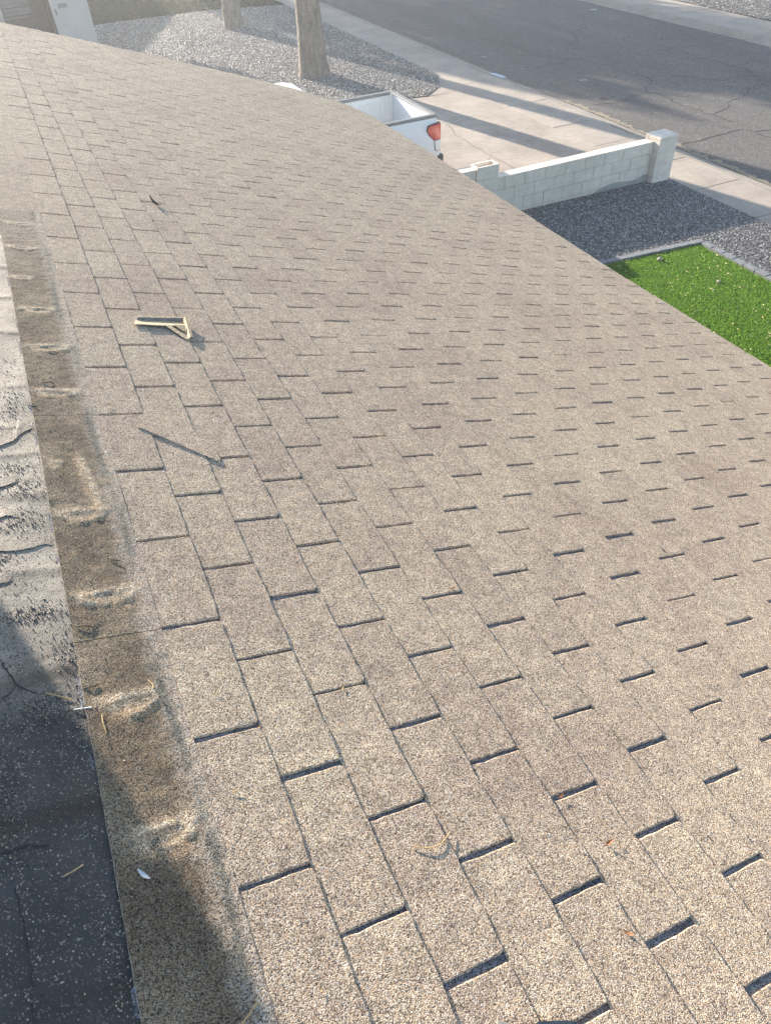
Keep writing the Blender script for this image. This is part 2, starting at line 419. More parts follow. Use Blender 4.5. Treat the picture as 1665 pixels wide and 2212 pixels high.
# cracks in the street, traced as sealed fissures
r = rng(11)
CR = [[(19.6, 16.95), (19.32, 16.97), (18.69, 16.97), (18.17, 17.06), (17.68, 17.12), (17.39, 17.18), (17.0, 17.17), (16.67, 17.19), (16.32, 17.31), (15.85, 17.37), (15.49, 17.49), (15.07, 17.51)],
 [(17.28, 19.22), (17.24, 18.72), (17.29, 18.25), (17.3, 17.66), (17.31, 17.09), (17.27, 16.58), (17.22, 16.1), (17.2, 15.75), (17.31, 15.31), (17.22, 14.76), (17.32, 14.49), (17.07, 13.84), (16.86, 13.51), (16.55, 13.02), (16.5, 12.0), (16.2, 11.0)],
 [(17.26, 14.73), (17.62, 14.8), (17.99, 14.79), (18.46, 14.65), (19.2, 14.7)],
 [(16.52, 12.99), (16.29, 13.1), (16.03, 13.0), (15.69, 12.7), (15.38, 12.6), (15.03, 12.54), (14.76, 12.37), (14.64, 12.2), (14.34, 12.12), (13.98, 12.03), (13.96, 11.91), (13.97, 11.72), (13.97, 11.44)],
 [(13.98, 12.03), (13.89, 12.2), (13.98, 12.47), (13.92, 12.71), (13.92, 12.96), (13.93, 13.26), (14.03, 13.56), (14.1, 13.83), (14.03, 14.05), (13.93, 14.2), (13.65, 14.1), (13.35, 14.09), (13.18, 14.0), (12.84, 14.0), (12.35, 14.17)],
 [(13.93, 14.2), (14.28, 14.61), (14.51, 14.68), (14.72, 14.95), (14.83, 15.37), (14.69, 15.79), (14.68, 16.26), (14.76, 16.68), (14.7, 17.03), (14.62, 17.2)],
 [(14.99, 15.19), (15.34, 15.03), (15.61, 14.71), (15.74, 14.32), (15.98, 14.02), (16.12, 13.84), (16.41, 13.96), (16.7, 13.93), (17.05, 13.82)],
 [(17.16, 20.92), (16.56, 20.54), (16.21, 20.45), (16.16, 20.12), (15.69, 19.43), (15.11, 19.13), (14.82, 18.71), (14.74, 18.3), (14.75, 17.91), (14.58, 17.52), (14.62, 17.2)],
 [(17.39, 18.09), (17.77, 18.21), (17.99, 18.38)],
 [(13.83, 22.08), (13.85, 21.33), (13.94, 20.73), (13.87, 19.85), (13.87, 19.28), (14.1, 18.3), (14.58, 17.52)],
 [(14.06, 17.7), (13.65, 17.72), (13.26, 17.66), (12.89, 17.73)],
 [(12.21, 11.0), (12.62, 10.9), (13.05, 10.96), (13.48, 10.95), (13.78, 10.93), (13.86, 10.69), (14.21, 10.55), (14.8, 10.4)],
 [(13.85, 10.61), (13.84, 10.35), (13.83, 9.9)]]
for c in CR: ribbon('crack', c, .030, .004, M_CRACK, street, r, .022, zf=street_z)
M_PATCH = simple('oil_stain', (.05, .035, .028), .8, .5, 30)
M_WORN = simple('pale_scuff', (.28, .27, .25), .9, .4, 14)
def blot(name, cx, cy, rx, ry, z, mat, parent, r, n=22):
    vs = [(cx, cy, z)] + [(cx + rx * math.cos(2 * math.pi * i / n) * r.uniform(.7, 1.15), cy + ry * math.sin(2 * math.pi * i / n) * r.uniform(.7, 1.15), z) for i in range(n)]
    return put(name, mesh_from(name, vs, [(0, 1 + i, 1 + (i + 1) % n) for i in range(n)], [mat]), parent)
blot('oil_stain', 12.82, 14.4, .12, .11, street_z(12.82) + .004, M_PATCH, street, r)
blot('scuff', 13.4, 16.0, .14, .12, street_z(13.4) + .004, M_WORN, street, r)
blot('scuff', 12.79, 17.88, .06, .07, street_z(12.8) + .004, M_WORN, street, r)
blot('scuff', 12.61, 19.68, .09, .1, street_z(12.6) + .004, M_WORN, street, r)
ribbon('crack', [(8.6, 14.8), (8.6, 14.4), (8.41, 13.86), (8.4, 13.32), (8.38, 12.81), (8.36, 12.49), (8.38, 11.99), (8.39, 11.52), (8.36, 9.7)], .012, .005, M_CRACK, drive, r, .014)
ribbon('crack', [(8.39, 12.3), (8.1, 12.0), (7.9, 11.4), (8.0, 10.4)], .007, .005, M_CRACK, drive, r, .014)
# gutter grit and the line of dirt along the asphalt edge
M_GRIT = simple('gutter_dirt', (.30, .26, .19), .95, .35, 22, .01, 60)
vs = []; fs = []
for i in range(260):
    y = 6 + i * .1; a = 11.985 + r.uniform(-.03, .02); w = (.16 if y < 15 else .05) * r.uniform(.4, 1.3)
    vs += [(a, y, -.093), (a + w, y, street_z(a + w) + .005)]
    if i: fs.append((2 * i - 2, 2 * i - 1, 2 * i + 1, 2 * i))
g_ = put('gutter_dirt', mesh_from('gutter_dirt', vs, fs, [M_GRIT]), None); g_['kind'] = 'stuff'; g_['label'] = 'line of dirt washed against the edge of the street'

# ---- loose stones: real stones scattered by geometry nodes over a bed
def stone_bed(name, pts, zf, base_mat, stone_mat, density, smin, smax, label, seed, sub=1):
    cx = sum(p[0] for p in pts) / len(pts); cy = sum(p[1] for p in pts) / len(pts)
    me = mesh_from(name, [(x, y, zf(x, y)) for x, y in pts], [tuple(range(len(pts)))], [base_mat])
    o = put(name, me); o['kind'] = 'stuff'; o['label'] = label
    t = bpy.data.node_groups.new(name + '_scatter', 'GeometryNodeTree')
    t.interface.new_socket('Geometry', in_out='INPUT', socket_type='NodeSocketGeometry')
    t.interface.new_socket('Geometry', in_out='OUTPUT', socket_type='NodeSocketGeometry')
    N = t.nodes; gi = N.new('NodeGroupInput'); go = N.new('NodeGroupOutput')
    d = N.new('GeometryNodeDistributePointsOnFaces'); d.inputs['Density'].default_value = density; d.inputs['Seed'].default_value = seed
    ico = N.new('GeometryNodeMeshIcoSphere'); ico.inputs['Radius'].default_value = .5; ico.inputs['Subdivisions'].default_value = sub
    ns = N.new('ShaderNodeTexNoise'); ns.inputs['Scale'].default_value = 1.3
    sb = N.new('ShaderNodeVectorMath'); sb.operation = 'SUBTRACT'; sb.inputs[1].default_value = (.5, .5, .5)
    scl = N.new('ShaderNodeVectorMath'); scl.operation = 'SCALE'; scl.inputs['Scale'].default_value = .7
    sp = N.new('GeometryNodeSetPosition'); sm = N.new('GeometryNodeSetMaterial'); sm.inputs['Material'].default_value = stone_mat
    t.links.new(ns.outputs['Color'], sb.inputs[0]); t.links.new(sb.outputs[0], scl.inputs[0]); t.links.new(scl.outputs[0], sp.inputs['Offset'])
    t.links.new(ico.outputs['Mesh'], sp.inputs['Geometry']); t.links.new(sp.outputs[0], sm.inputs['Geometry'])
    rv = N.new('FunctionNodeRandomValue'); rv.data_type = 'FLOAT_VECTOR'; rv.inputs[0].default_value = (-.45, -.45, 0); rv.inputs[1].default_value = (.45, .45, 6.28)
    rs = N.new('FunctionNodeRandomValue'); rs.data_type = 'FLOAT_VECTOR'; rs.inputs[0].default_value = (smin, smin, smin * .35); rs.inputs[1].default_value = (smax, smax, smax * .55); rs.inputs['Seed'].default_value = 5
    ip = N.new('GeometryNodeInstanceOnPoints')
    t.links.new(gi.outputs[0], d.inputs['Mesh']); t.links.new(d.outputs['Points'], ip.inputs['Points'])
    t.links.new(sm.outputs[0], ip.inputs['Instance']); t.links.new(rv.outputs[0], ip.inputs['Rotation']); t.links.new(rs.outputs[0], ip.inputs['Scale'])
    j = N.new('GeometryNodeJoinGeometry'); t.links.new(gi.outputs[0], j.inputs[0]); t.links.new(ip.outputs[0], j.inputs[0])
    t.links.new(j.outputs[0], go.inputs[0])
    md = o.modifiers.new('scatter', 'NODES'); md.node_group = t
    return o
M_STONE_D = mat_stone('dark_gravel_stone', [(0, (.09, .088, .088)), (.5, (.19, .183, .178)), (.8, (.33, .315, .30)), (1, (.60, .57, .53))])
M_STONE_L = mat_stone('grey_gravel_stone', [(0, (.06, .055, .05)), (.45, (.19, .178, .16)), (.75, (.34, .315, .28)), (1, (.80, .76, .70))])
M_GB_D = mat_gravel_base('dark_gravel_bed', (.05, .05, .052), (.13, .125, .12))
M_GB_L = mat_gravel_base('grey_gravel_bed', (.06, .055, .05), (.20, .185, .165))
def yard_z(x, y): return .085 - .014 * (x - 7)
TL = lambda x: 7.02 - .105 * (x - 8.96)             # outer line of the far paver row
stone_bed('gravel', [(3.6, TL(3.6) + .005), (9.0, TL(9.0) + .005), (9.02, 0.5), (10.43, 0.5), (10.43, 9.46), (3.6, 9.46)], yard_z, M_GB_D, M_STONE_D, 2000, .014, .04,
          'dark grey gravel between the block wall and the green turf', 1)
stone_bed('gravel', [(-6, 16.93), (8.75, 16.92), (9.25, 16.79), (9.9, 17.36), (10.28, 18.12), (10.43, 18.42), (10.43, 30.9), (7.85, 31.9), (-6, 32.6)], lambda x, y: .012, M_GB_L, M_STONE_L, 900, .022, .056,
          'grey gravel yard around the two palm trunks', 2)
stone_bed('gravel', [(21.66, 8), (27.5, 8), (27.5, 32), (21.66, 32)], lambda x, y: .012, M_GB_L, M_STONE_L, 420, .03, .07,
          'pale gravel bed beyond the far sidewalk', 3)

# ---- turf and lawn blades
def blades(name, pts_fn, n, h, w, mat, label, seed, zf, lean=.35):
    g = np.random.default_rng(seed); P = pts_fn(g, n); n = len(P)
    a = g.uniform(0, 2 * np.pi, n); hh = h * g.uniform(.6, 1.15, n); ww = w * g.uniform(.7, 1.3, n)
    lx = g.normal(0, lean, n) * hh; ly = g.normal(-.15, lean, n) * hh
    base = np.stack([P[:, 0], P[:, 1], zf(P[:, 0], P[:, 1])], 1)
    dx = np.stack([np.cos(a) * ww, np.sin(a) * ww, np.zeros(n)], 1)
    mid = base + np.stack([lx * .4, ly * .4, hh * .6], 1); tip = base + np.stack([lx, ly, hh * .98], 1)
    V = np.stack([base - dx, base + dx, mid + dx * .8, mid - dx * .8, tip], 1).reshape(-1, 3)
    me = bpy.data.meshes.new(name); me.vertices.add(5 * n); me.vertices.foreach_set('co', V.ravel())
    k = np.arange(n) * 5
    loops = np.stack([k, k + 1, k + 2, k + 3, k + 3, k + 2, k + 4], 1).ravel()
    me.loops.add(7 * n); me.loops.foreach_set('vertex_index', loops.astype(np.int32))
    me.polygons.add(2 * n); st_ = np.stack([np.arange(n) * 7, np.arange(n) * 7 + 4], 1).ravel(); me.polygons.foreach_set('loop_start', st_.astype(np.int32))
    me.update(calc_edges=True); me.validate()
    at = me.attributes.new('tone', 'FLOAT', 'POINT'); at.data.foreach_set('value', np.repeat(np.clip(g.uniform(0, 1, n) * .7 + .15 + .12 * np.sin(P[:, 0] * 31 + 3 * np.sin(P[:, 1] * 17)) * np.sin(P[:, 1] * 37 + 2 * np.sin(P[:, 0] * 23)), 0, 1), 5).astype(np.float32))
    me.materials.append(mat); o = put(name, me); o['kind'] = 'stuff'; o['label'] = label
    return o
M_TURF = mat_leaf('turf_blade', (.06, .17, .010), (.34, .56, .08), .5)
M_TURFBASE = simple('turf_backing', (.06, .17, .022), .95, .3, 60)
M_LAWN = mat_leaf('lawn_blade', (.02, .04, .014), (.045, .075, .028), .15)
turf_in = lambda x: TL(x) - .115
vs = [(4.2, 0.5, .075), (8.875, 0.5, .075), (8.875, turf_in(8.875), .075), (4.2, turf_in(4.2), .075)]
tb = put('turf_backing', mesh_from('turf_backing', vs, [(0, 1, 2, 3)], [M_TURFBASE])); tb['kind'] = 'structure'; tb['label'] = 'green backing sheet under the turf blades'
def turf_pts(g, n):
    x = g.uniform(5.4, 8.872, n); y = g.uniform(1.6, 7.35, n); k = y < turf_in(x); return np.stack([x, y], 1)[k]
blades('turf', turf_pts, 230000, .034, .0055, M_TURF, 'bright green artificial turf beside the dark gravel', 4, lambda x, y: .072 + 0 * x)
sheet('lawn', -25, 10.43, 30.6, 70, .006, simple('lawn_soil', (.03, .045, .02), .95, .3, 6, .02, 30), label='shaded green lawn beyond the gravel yard')
def lawn_pts(g, n):
    x = g.uniform(-4, 10.4, n); y = g.uniform(30.85, 38, n); k = y > np.where(x > 7.85, 31.9 - (x - 7.85) * .4, 32.6 - (x + 6) * .05); return np.stack([x, y], 1)[k]
blades('lawn_grass', lawn_pts, 60000, .07, .012, M_LAWN, 'shaded lawn grass at the top edge of the view', 5, lambda x, y: 0 * x)

# pavers edging the turf
ed = root('paver_edging', (8.96, 7.0, .05), 'row of small grey pavers edging the bright green turf', 'edging')
r = rng(7); x = 9.0; L = .215
ang = math.atan(-.105)
k = 0
while x > 5.0:
    ca, sa = math.cos(ang), math.sin(ang); c0 = Vector((x, TL(x), 0)); d = Vector((-ca, -sa, 0)); nn = Vector((sa, -ca, 0))
    l_ = (L - .008); z0, z1 = .03, .118 + r.uniform(-.004, .004); wv = .105
    P = [c0, c0 + d * l_, c0 + d * l_ + nn * wv, c0 + nn * wv]; P = [p + Vector((r.uniform(-.002, .002), r.uniform(-.003, .003), 0)) for p in P]
    ctr = sum(P, Vector()) / 4
    MB().hexa([(*p.xy, z0) for p in P[::-1]] + [(*p.xy, z1 - .006) for p in P[::-1]]).hexa([(*p.xy, z1 - .006) for p in P[::-1]] + [(*(p + (ctr - p) * .07).xy, z1) for p in P[::-1]]).put('paver', M_PAVER, ed)
    x -= L * ca; k += 1
y = TL(9.0) - .125
while y > 1.2:
    z1 = .118 + r.uniform(-.005, .005); q = r.uniform(-.005, .005); a = r.uniform(-.02, .02)
    P = [Vector((8.89 + q, y - L + .007 + a * .1, 0)), Vector((8.995 + q, y - L + .007, 0)), Vector((8.995 + q + a * .2, y, 0)), Vector((8.89 + q + a * .2, y, 0))]
    ctr = sum(P, Vector()) / 4
    MB().hexa([(*p.xy, .03) for p in P] + [(*p.xy, z1 - .006) for p in P]).hexa([(*p.xy, z1 - .006) for p in P] + [(*(p + (ctr - p) * .07).xy, z1) for p in P]).put('paver', M_PAVER, ed)
    y -= L

# pebbles on the turf and bits of leaf litter
M_PEBBLE = simple('pale_stone', (.40, .36, .29), .85, .1, 30, .002, 80)
def lump(name, c, s, mat, label, cat, seed, group=None):
    g = rng(seed); m = MB(); n = 8; rings = [(-.9, .45), (-.4, .9), (.15, 1.0), (.6, .75), (.95, .3)]
    for zz, rr in rings:
        for i in range(n):
            t = 2 * math.pi * i / n; q = rr * g.uniform(.82, 1.12)
            m.v.append((c[0] + s[0] * q * math.cos(t), c[1] + s[1] * q * math.sin(t), c[2] + s[2] * (1 + zz)))
    for k_ in range(len(rings) - 1):
        for i in range(n): m.f.append((k_ * n + i, k_ * n + (i + 1) % n, (k_ + 1) * n + (i + 1) % n, (k_ + 1) * n + i)); m.m.append(0)
    m.f.append(tuple(range(n))[::-1]); m.m.append(0); m.f.append(tuple((len(rings) - 1) * n + i for i in range(n))); m.m.append(0)
    o = m.put(name, mat, None, smooth=True); o['label'] = label; o['category'] = cat
    if group: o['group'] = group
    return o
lump('stone', (8.0, 6.79, .085), (.045, .04, .028), M_PEBBLE, 'larger pale stone lying on the turf near the paver corner', 'stone', 1)
lump('stone', (8.24, 5.83, .085), (.032, .03, .02), M_PEBBLE, 'smaller pale stone out in the middle of the turf', 'stone', 2)
g = np.random.default_rng(12); n = 420
X = g.uniform(6.3, 8.85, n); Y = g.uniform(2.6, 7.1, n); kk = Y < TL(X) - .13; X, Y = X[kk], Y[kk]
m = MB()
for x_, y_ in zip(X, Y):
    a = g.uniform(0, 6.28); L_ = g.uniform(.008, .030); w_ = g.uniform(.005, .011); z_ = .108 + g.uniform(0, .008); t_ = g.uniform(-.006, .012)
    dxx, dyy = math.cos(a) * L_, math.sin(a) * L_; ex, ey = -math.sin(a) * w_, math.cos(a) * w_
    m.poly([(x_ - dxx, y_ - dyy, z_), (x_ + ex, y_ + ey, z_ + t_), (x_ + dxx, y_ + dyy, z_), (x_ - ex, y_ - ey, z_ + .002)])
o = m.put('leaf_litter', simple('dry_leaf', (.70, .58, .30), .7, .3, 60), None); o['kind'] = 'stuff'; o['label'] = 'tan dry leaf bits scattered over the green turf'

# ------------------------------------------------------------------ block wall
bw = root('block_wall', (8.3, 9.55, 0), 'low painted concrete block wall between driveway and gravel', 'wall')
WY0, WY1 = 9.464, 9.664
MB().box(6.75, 10.0, WY0 + .012, WY1 - .012, -.2, .716).put('mortar', M_MORTAR, bw)
MB().box(3.0, 6.335, WY0 + .012, WY1 - .012, -.2, .915).put('mortar', M_MORTAR, bw)
r = rng(5)
def blk(x0, x1, z0, z1, y0=WY0, y1=WY1, mat=None, name='block', g=.0045, gz=.0030):
    dy_ = r.uniform(-.0015, .0015)
    MB().box(x0 + g, x1 - g, y0 + dy_, y1 - dy_, z0 + gz, z1 - gz).put(name, mat or M_BLOCK, bw)
for row in range(5):
    z1 = .728 - .2032 * row; z0 = z1 - .2032
    off = 0 if row % 2 == 0 else .2032
    xs = [6.752] + [x for x in [6.894 + off + .4064 * j for j in range(-1, 9)] if 6.78 < x < 9.95] + [9.98]
    for a, b in zip(xs[:-1], xs[1:]): blk(a, b, z0, z1)
for row in range(5):
    z1 = .931 - .2032 * row; z0 = z1 - .2032
    xs = [3.0 + (.2 if row % 2 else 0) + .4064 * j for j in range(0, 9)]; xs = [x for x in xs if x < 6.2] + [6.33]
    for a, b in zip(xs[:-1], xs[1:]): blk(a, b, z0, z1)
# hollow pillar (open cores on top)
px0, px1, py0, py1 = 6.335, 6.745, 9.440, 9.665
for row in range(5):
    z1 = .957 - .2032 * row; z0 = z1 - .2032; t = .034
    m = MB(); m.box(px0, px1, py0, py0 + t, z0 + .002, z1 - .002).box(px0, px1, py1 - t, py1, z0 + .002, z1 - .002)
    m.box(px0, px0 + t, py0 + t, py1 - t, z0 + .002, z1 - .002).box(px1 - t, px1, py0 + t, py1 - t, z0 + .002, z1 - .002)
    m.put('pillar_block', M_BLOCK, bw)
MB().box(px0 + .03, px1 - .03, py0 + .03, py1 - .03, -.2, .90).put('pillar_core', M_MORTAR, bw)
# end pillar with its cap
qx0, qx1, qy0, qy1 = 9.985, 10.385, 9.33, 9.70
MB().box(qx0 + .006, qx1 - .006, qy0 + .006, qy1 - .006, -.2, .755).put('pillar_core', M_MORTAR, bw)
for row in range(5):
    z1 = .762 - .2032 * row
    MB().box(qx0, qx1, qy0, qy1, z1 - .2032 + .002, z1 - .002).put('pillar_block', M_BLOCK, bw)
MB().box(qx0 - .002, qx0 + .1835, qy0 - .002, qy1 + .002, .764, .808).put('pillar_cap', M_BLOCK, bw, bevel=.004)
MB().box(qx0 + .1875, qx1 + .004, qy0 - .002, qy1 + .002, .764, .811).put('pillar_cap', M_BLOCK, bw, bevel=.004)
# bare grey cement smear along the foot of the wall
M_SMEAR = simple('bare_cement', (.42, .405, .37), .9, .2, 20)
pts = [(8.75, .05), (8.9, .12), (9.05, .15), (9.25, .165), (9.42, .15), (9.62, .12), (9.72, .13), (9.85, .17), (9.98, .18), (9.98, .0), (8.75, .0)]
MB().prism(pts, lambda p, q, t: (p, t, q), WY0 - .004, WY0 + .004).put('cement_smear', M_SMEAR, bw)

# ------------------------------------------------------------------ palms
M_FROND = mat_leaf('palm_frond', (.03, .06, .015), (.07, .12, .03), .2)
def palm(cx, cy, r0, r1, H, label, seed):
    P = root('palm_tree', (cx, cy, 0), label, 'palm tree'); g = rng(seed); P['group'] = 'palms in the gravel yard'
    n = 30; nz = int(H / .09); m = MB(); ph = [g.uniform(0, 6.28) for _ in range(4)]
    for i in range(nz + 1):
        z = -.05 + (H + .05) * i / nz
        R = r1 + (r0 - r1) * math.exp(-z / 2.6) + .05 * math.exp(-z / .22) + (.004 if i % 2 else -.003) + g.uniform(-.004, .004)
        ox = .05 * math.sin(z * .33 + ph[0]) - .05 * math.sin(ph[0]); oy = .05 * math.sin(z * .29 + ph[1]) - .05 * math.sin(ph[1])
        for k in range(n):
            t = 2 * math.pi * k / n
            rr = R * (1 + .03 * math.sin(3 * t + ph[2] + z * .6) + .02 * math.sin(7 * t + ph[3] - z)) + g.uniform(-.009, .009)
            m.v.append((cx + ox + rr * math.cos(t), cy + oy + rr * math.sin(t), z))
    for i in range(nz):
        for k in range(n): m.f.append((i * n + k, i * n + (k + 1) % n, (i + 1) * n + (k + 1) % n, (i + 1) * n + k)); m.m.append(0)
    m.f.append(tuple(nz * n + k for k in range(n))); m.m.append(0)
    m.put('trunk', M_BARK, P, smooth=True)
    top = Vector((cx + ox, cy + oy, H - .1))
    for f in range(26):                       # fan fronds
        az = f * 2.399 + g.uniform(-.2, .2); el = math.radians(g.uniform(-45, 75)); L = g.uniform(1.1, 1.5)
        d = Vector((math.cos(az) * math.cos(el), math.sin(az) * math.cos(el), math.sin(el))); s_ = Vector((-math.sin(az), math.cos(az), 0)); up = d.cross(s_)
        q = MB().tube([top, top + d * L * .5, top + d * L], [.02, .016, .01], 4); hub = top + d * L
        for j in range(17):
            a = math.radians(-78 + 156 * j / 16); e = d * math.cos(a) + s_ * math.sin(a); w = s_ * math.cos(a) - d * math.sin(a)
            ll = (1.0 - .25 * abs(j - 8) / 8)
            q.poly([hub, hub + e * ll * .55 + w * .03 - up * .02, hub + e * ll - Vector((0, 0, .22)), hub + e * ll * .55 - w * .03 - up * .02])
        me = q.mesh('frond', M_FROND); at = me.attributes.new('tone', 'FLOAT', 'POINT')
        at.data.foreach_set('value', [g.random()] * len(me.vertices)); put('frond', me, P)
    return P
palm(7.62, 20.42, .40, .235, 11.5, 'nearer thick palm trunk rising from the gravel behind the pickup', 21)
palm(7.57, 28.1, .33, .26, 12.0, 'farther palm trunk standing in shade beside the lawn', 22)

# ------------------------------------------------------------------ white pickup truck
tk = root('pickup_truck', (3.6, 11.97, 0), 'white pickup truck with open empty bed parked on the driveway', 'pickup truck')
TX1, TX0 = 6.47, .62                     # tail, nose
TY0, TY1 = 11.06, 12.86                  # sides at the rail
BX0, BX1 = 4.52, 6.47; RZ = 1.335; t = .05
def side_prof(s):                        # (y offset outwards, z) of the bed side
    y0 = TY0 if s < 0 else TY1
    return [(y0, RZ), (y0 + s * .02, RZ - .06), (y0 + s * .055, RZ - .28), (y0 + s * .06, .95), (y0 + s * .05, .72), (y0 + s * .03, .58)]
def loft_x(m, prof, xs, mi=0, close=None):   # sweep a (y,z) profile along x
    b = len(m.v); n = len(prof)
    for x_ in xs:
        for (yy, zz) in prof: m.v.append((x_, yy, zz))
    for i in range(len(xs) - 1):
        for k_ in range(n - 1): m.f.append((b + i * n + k_, b + i * n + k_ + 1, b + (i + 1) * n + k_ + 1, b + (i + 1) * n + k_)); m.m.append(mi)
for s in (-1, 1):
    m = MB(); p = side_prof(s); y0 = p[0][0]
    # wheel arch: side panel as outline prism with an arch cut
    arch = [(5.45 + .47 * math.cos(a), .42 + .47 * math.sin(a)) for a in [math.pi * k_ / 10 for k_ in range(11)]]
    cols = sorted(set([BX0, 4.75, 4.98, 5.92, 6.2, 6.40, BX1] + [round(a[0], 3) for a in arch]))
    rows = 7
    b = len(m.v)
    for xx in cols:
        zb = .58
        if abs(xx - 5.45) < .471: zb = max(.58, .42 + math.sqrt(max(0, .47 ** 2 - (xx - 5.45) ** 2)))
        for k_ in range(rows):
            zz = RZ + (zb - RZ) * k_ / (rows - 1)
            # interpolate profile
            for (a, b2) in zip(p[:-1], p[1:]):
                if a[1] >= zz >= b2[1] - 1e-6:
                    q = (a[1] - zz) / (a[1] - b2[1]); yy = a[0] + (b2[0] - a[0]) * q; break
            xr = xx + (.03 * (1 - min(1, (RZ - zz) / .3)) * -1 if xx == BX1 else 0)
            m.v.append((xr + (.02 if xx == BX1 and zz < 1.2 else 0), yy, zz))
    for i in range(len(cols) - 1):
        for k_ in range(rows - 1):
            m.f.append((b + i * rows + k_, b + i * rows + k_ + 1, b + (i + 1) * rows + k_ + 1, b + (i + 1) * rows + k_)); m.m.append(0)
    m.put('bed_side', M_PAINT, tk, smooth=False)
# tailgate, inner walls, bulkhead, floor
tg = MB(); tg.box(BX1 - .055, BX1 + .004, TY0 + .10, TY1 - .10, .66, RZ - .03)
tg.box(BX1 - .058, BX1 + .012, TY0 + .10, TY1 - .10, RZ - .03, RZ + .012)
tail = tg.put('tailgate', M_PAINT, tk, bevel=.008)
MB().box(BX1 + .006, BX1 + .03, 11.8, 12.1, 1.06, 1.14).put('handle', M_BLACK, tail, bevel=.004)
for s in (-1, 1):                         # corner posts
    y0 = TY0 if s < 0 else TY1
    MB().hexa([(BX1 - .10, y0 + s * .05, .60), (BX1 + .015, y0 + s * .035, .60), (BX1 + .015, y0 - s * .095, .60), (BX1 - .10, y0 - s * .095, .60),
               (BX1 - .10, y0 + s * .004, RZ), (BX1 - .02, y0 + s * .004, RZ), (BX1 - .01, y0 - s * .095, RZ), (BX1 - .10, y0 - s * .095, RZ)]).put('corner_post', M_PAINT, tk, bevel=.01)
fl = MB().box(BX0, BX1 - .06, TY0 + .07, TY1 - .07, .80, .84)
fl.put('bed_floor', M_LINER, tk)
for k_ in range(9):
    yy = TY0 + .2 + k_ * .17
    MB().box(BX0 + .05, BX1 - .08, yy, yy + .07, .84, .855).put('floor_rib', M_LINER, tk, bevel=.004)
for s in (-1, 1):
    y0 = TY0 + .045 if s < 0 else TY1 - .045
    a, b = (y0, y0 + .025) if s < 0 else (y0 - .025, y0)
    w = MB().box(BX0, BX1 - .06, a, b, .84, RZ - .035)
    il = w.put('bed_wall', M_LINER, tk)
    e0, e1 = (b, b + .014) if s < 0 else (a - .014, a)
    # embossed panel ribs on the inner wall
    for (x0_, x1_, z0_, z1_) in ((4.62, 5.0, 1.20, 1.24), (4.62, 5.0, 1.12, 1.15), (5.05, 5.62, 1.205, 1.235), (5.05, 5.09, .95, 1.205), (5.58, 5.62, .95, 1.205), (5.75, 6.2, 1.18, 1.215), (5.95, 5.99, .90, 1.18), (6.16, 6.20, .90, 1.18)):
        MB().box(x0_, x1_, e0, e1, z0_, z1_).put('emboss', M_LINER, il, bevel=.006)
    # inner wheel housing
    yi0, yi1 = (b, b + .16) if s < 0 else (a - .16, a)
    MB().prism([(5.0, .84), (5.9, .84), (5.84, 1.0), (5.72, 1.05), (5.18, 1.05), (5.06, 1.0)], lambda p, q, tt: (p, tt, q), yi0, yi1).put('wheel_housing', M_LINER, tk, bevel=.015)
    # rail cap
    c0, c1 = (TY0 - .012, TY0 + .085) if s < 0 else (TY1 - .085, TY1 + .012)
    MB().box(BX0 - .01, BX1 - .015, c0, c1, RZ - .03, RZ + .022).put('rail_cap', M_RAILCAP, tk, bevel=.012)
for yy in (11.6, 12.0, 12.5):
    MB().tube([(BX1 - .12, yy, .848), (BX1 - .14, yy, .848)], .02, 6).put('drain_plug', M_BLACK, tk)
MB().box(BX0 - .02, BX0 + .02, TY0 + .05, TY1 - .05, .84, RZ - .02).put('bulkhead', M_LINER, tk)
MB().box(BX0 - .03, BX0 + .035, TY0 + .05, TY1 - .05, RZ - .02, RZ + .018).put('bulkhead_cap', M_RAILCAP, tk, bevel=.01)
MB().box(BX1 - .085, BX1 + .014, TY0 + .06, TY1 - .06, RZ - .005, RZ + .02).put('tailgate_cap', M_RAILCAP, tk, bevel=.012)
# lamps: red tapering to a clear reversing lens, wrapping round the corner
for s in (-1, 1):
    y0 = TY0 - .056 if s < 0 else TY1 + .056
    red = [(6.27, 1.205), (6.492, 1.235), (6.5, 1.06), (6.5, .975), (6.385, .965), (6.29, 1.06), (6.243, 1.13)]
    clr = [(6.385, .96), (6.5, .97), (6.5, .82), (6.475, .79), (6.43, .785), (6.40, .81)]
    rim = [(6.262, 1.212), (6.497, 1.243), (6.503, .80), (6.475, .782), (6.427, .778), (6.393, .803), (6.378, .958), (6.283, 1.054), (6.235, 1.135)]
    f_ = lambda p, q, tt: (p, tt, q)
    d0, d1 = (y0 - .022, y0 + .06) if s < 0 else (y0 - .06, y0 + .022)
    lamp = MB().prism(rim, f_, *((y0 - .008, y0 + .06) if s < 0 else (y0 - .06, y0 + .008))).put('tail_lamp', M_BLACK, tk)
    MB().prism(red, f_, d0, d1).put('red_lens', M_RED, lamp, bevel=.012)
    MB().prism(clr, f_, d0, d1).put('reversing_lens', M_LENS, lamp, bevel=.01)
    ya, yb = (y0 + .0, y0 + .13) if s < 0 else (y0 - .13, y0)
    MB().box(6.49, 6.515, ya, yb, .98, 1.21).put('red_lens', M_RED, lamp, bevel=.008)
    MB().box(6.49, 6.515, ya, yb, .80, .97).put('reversing_lens', M_LENS, lamp, bevel=.008)
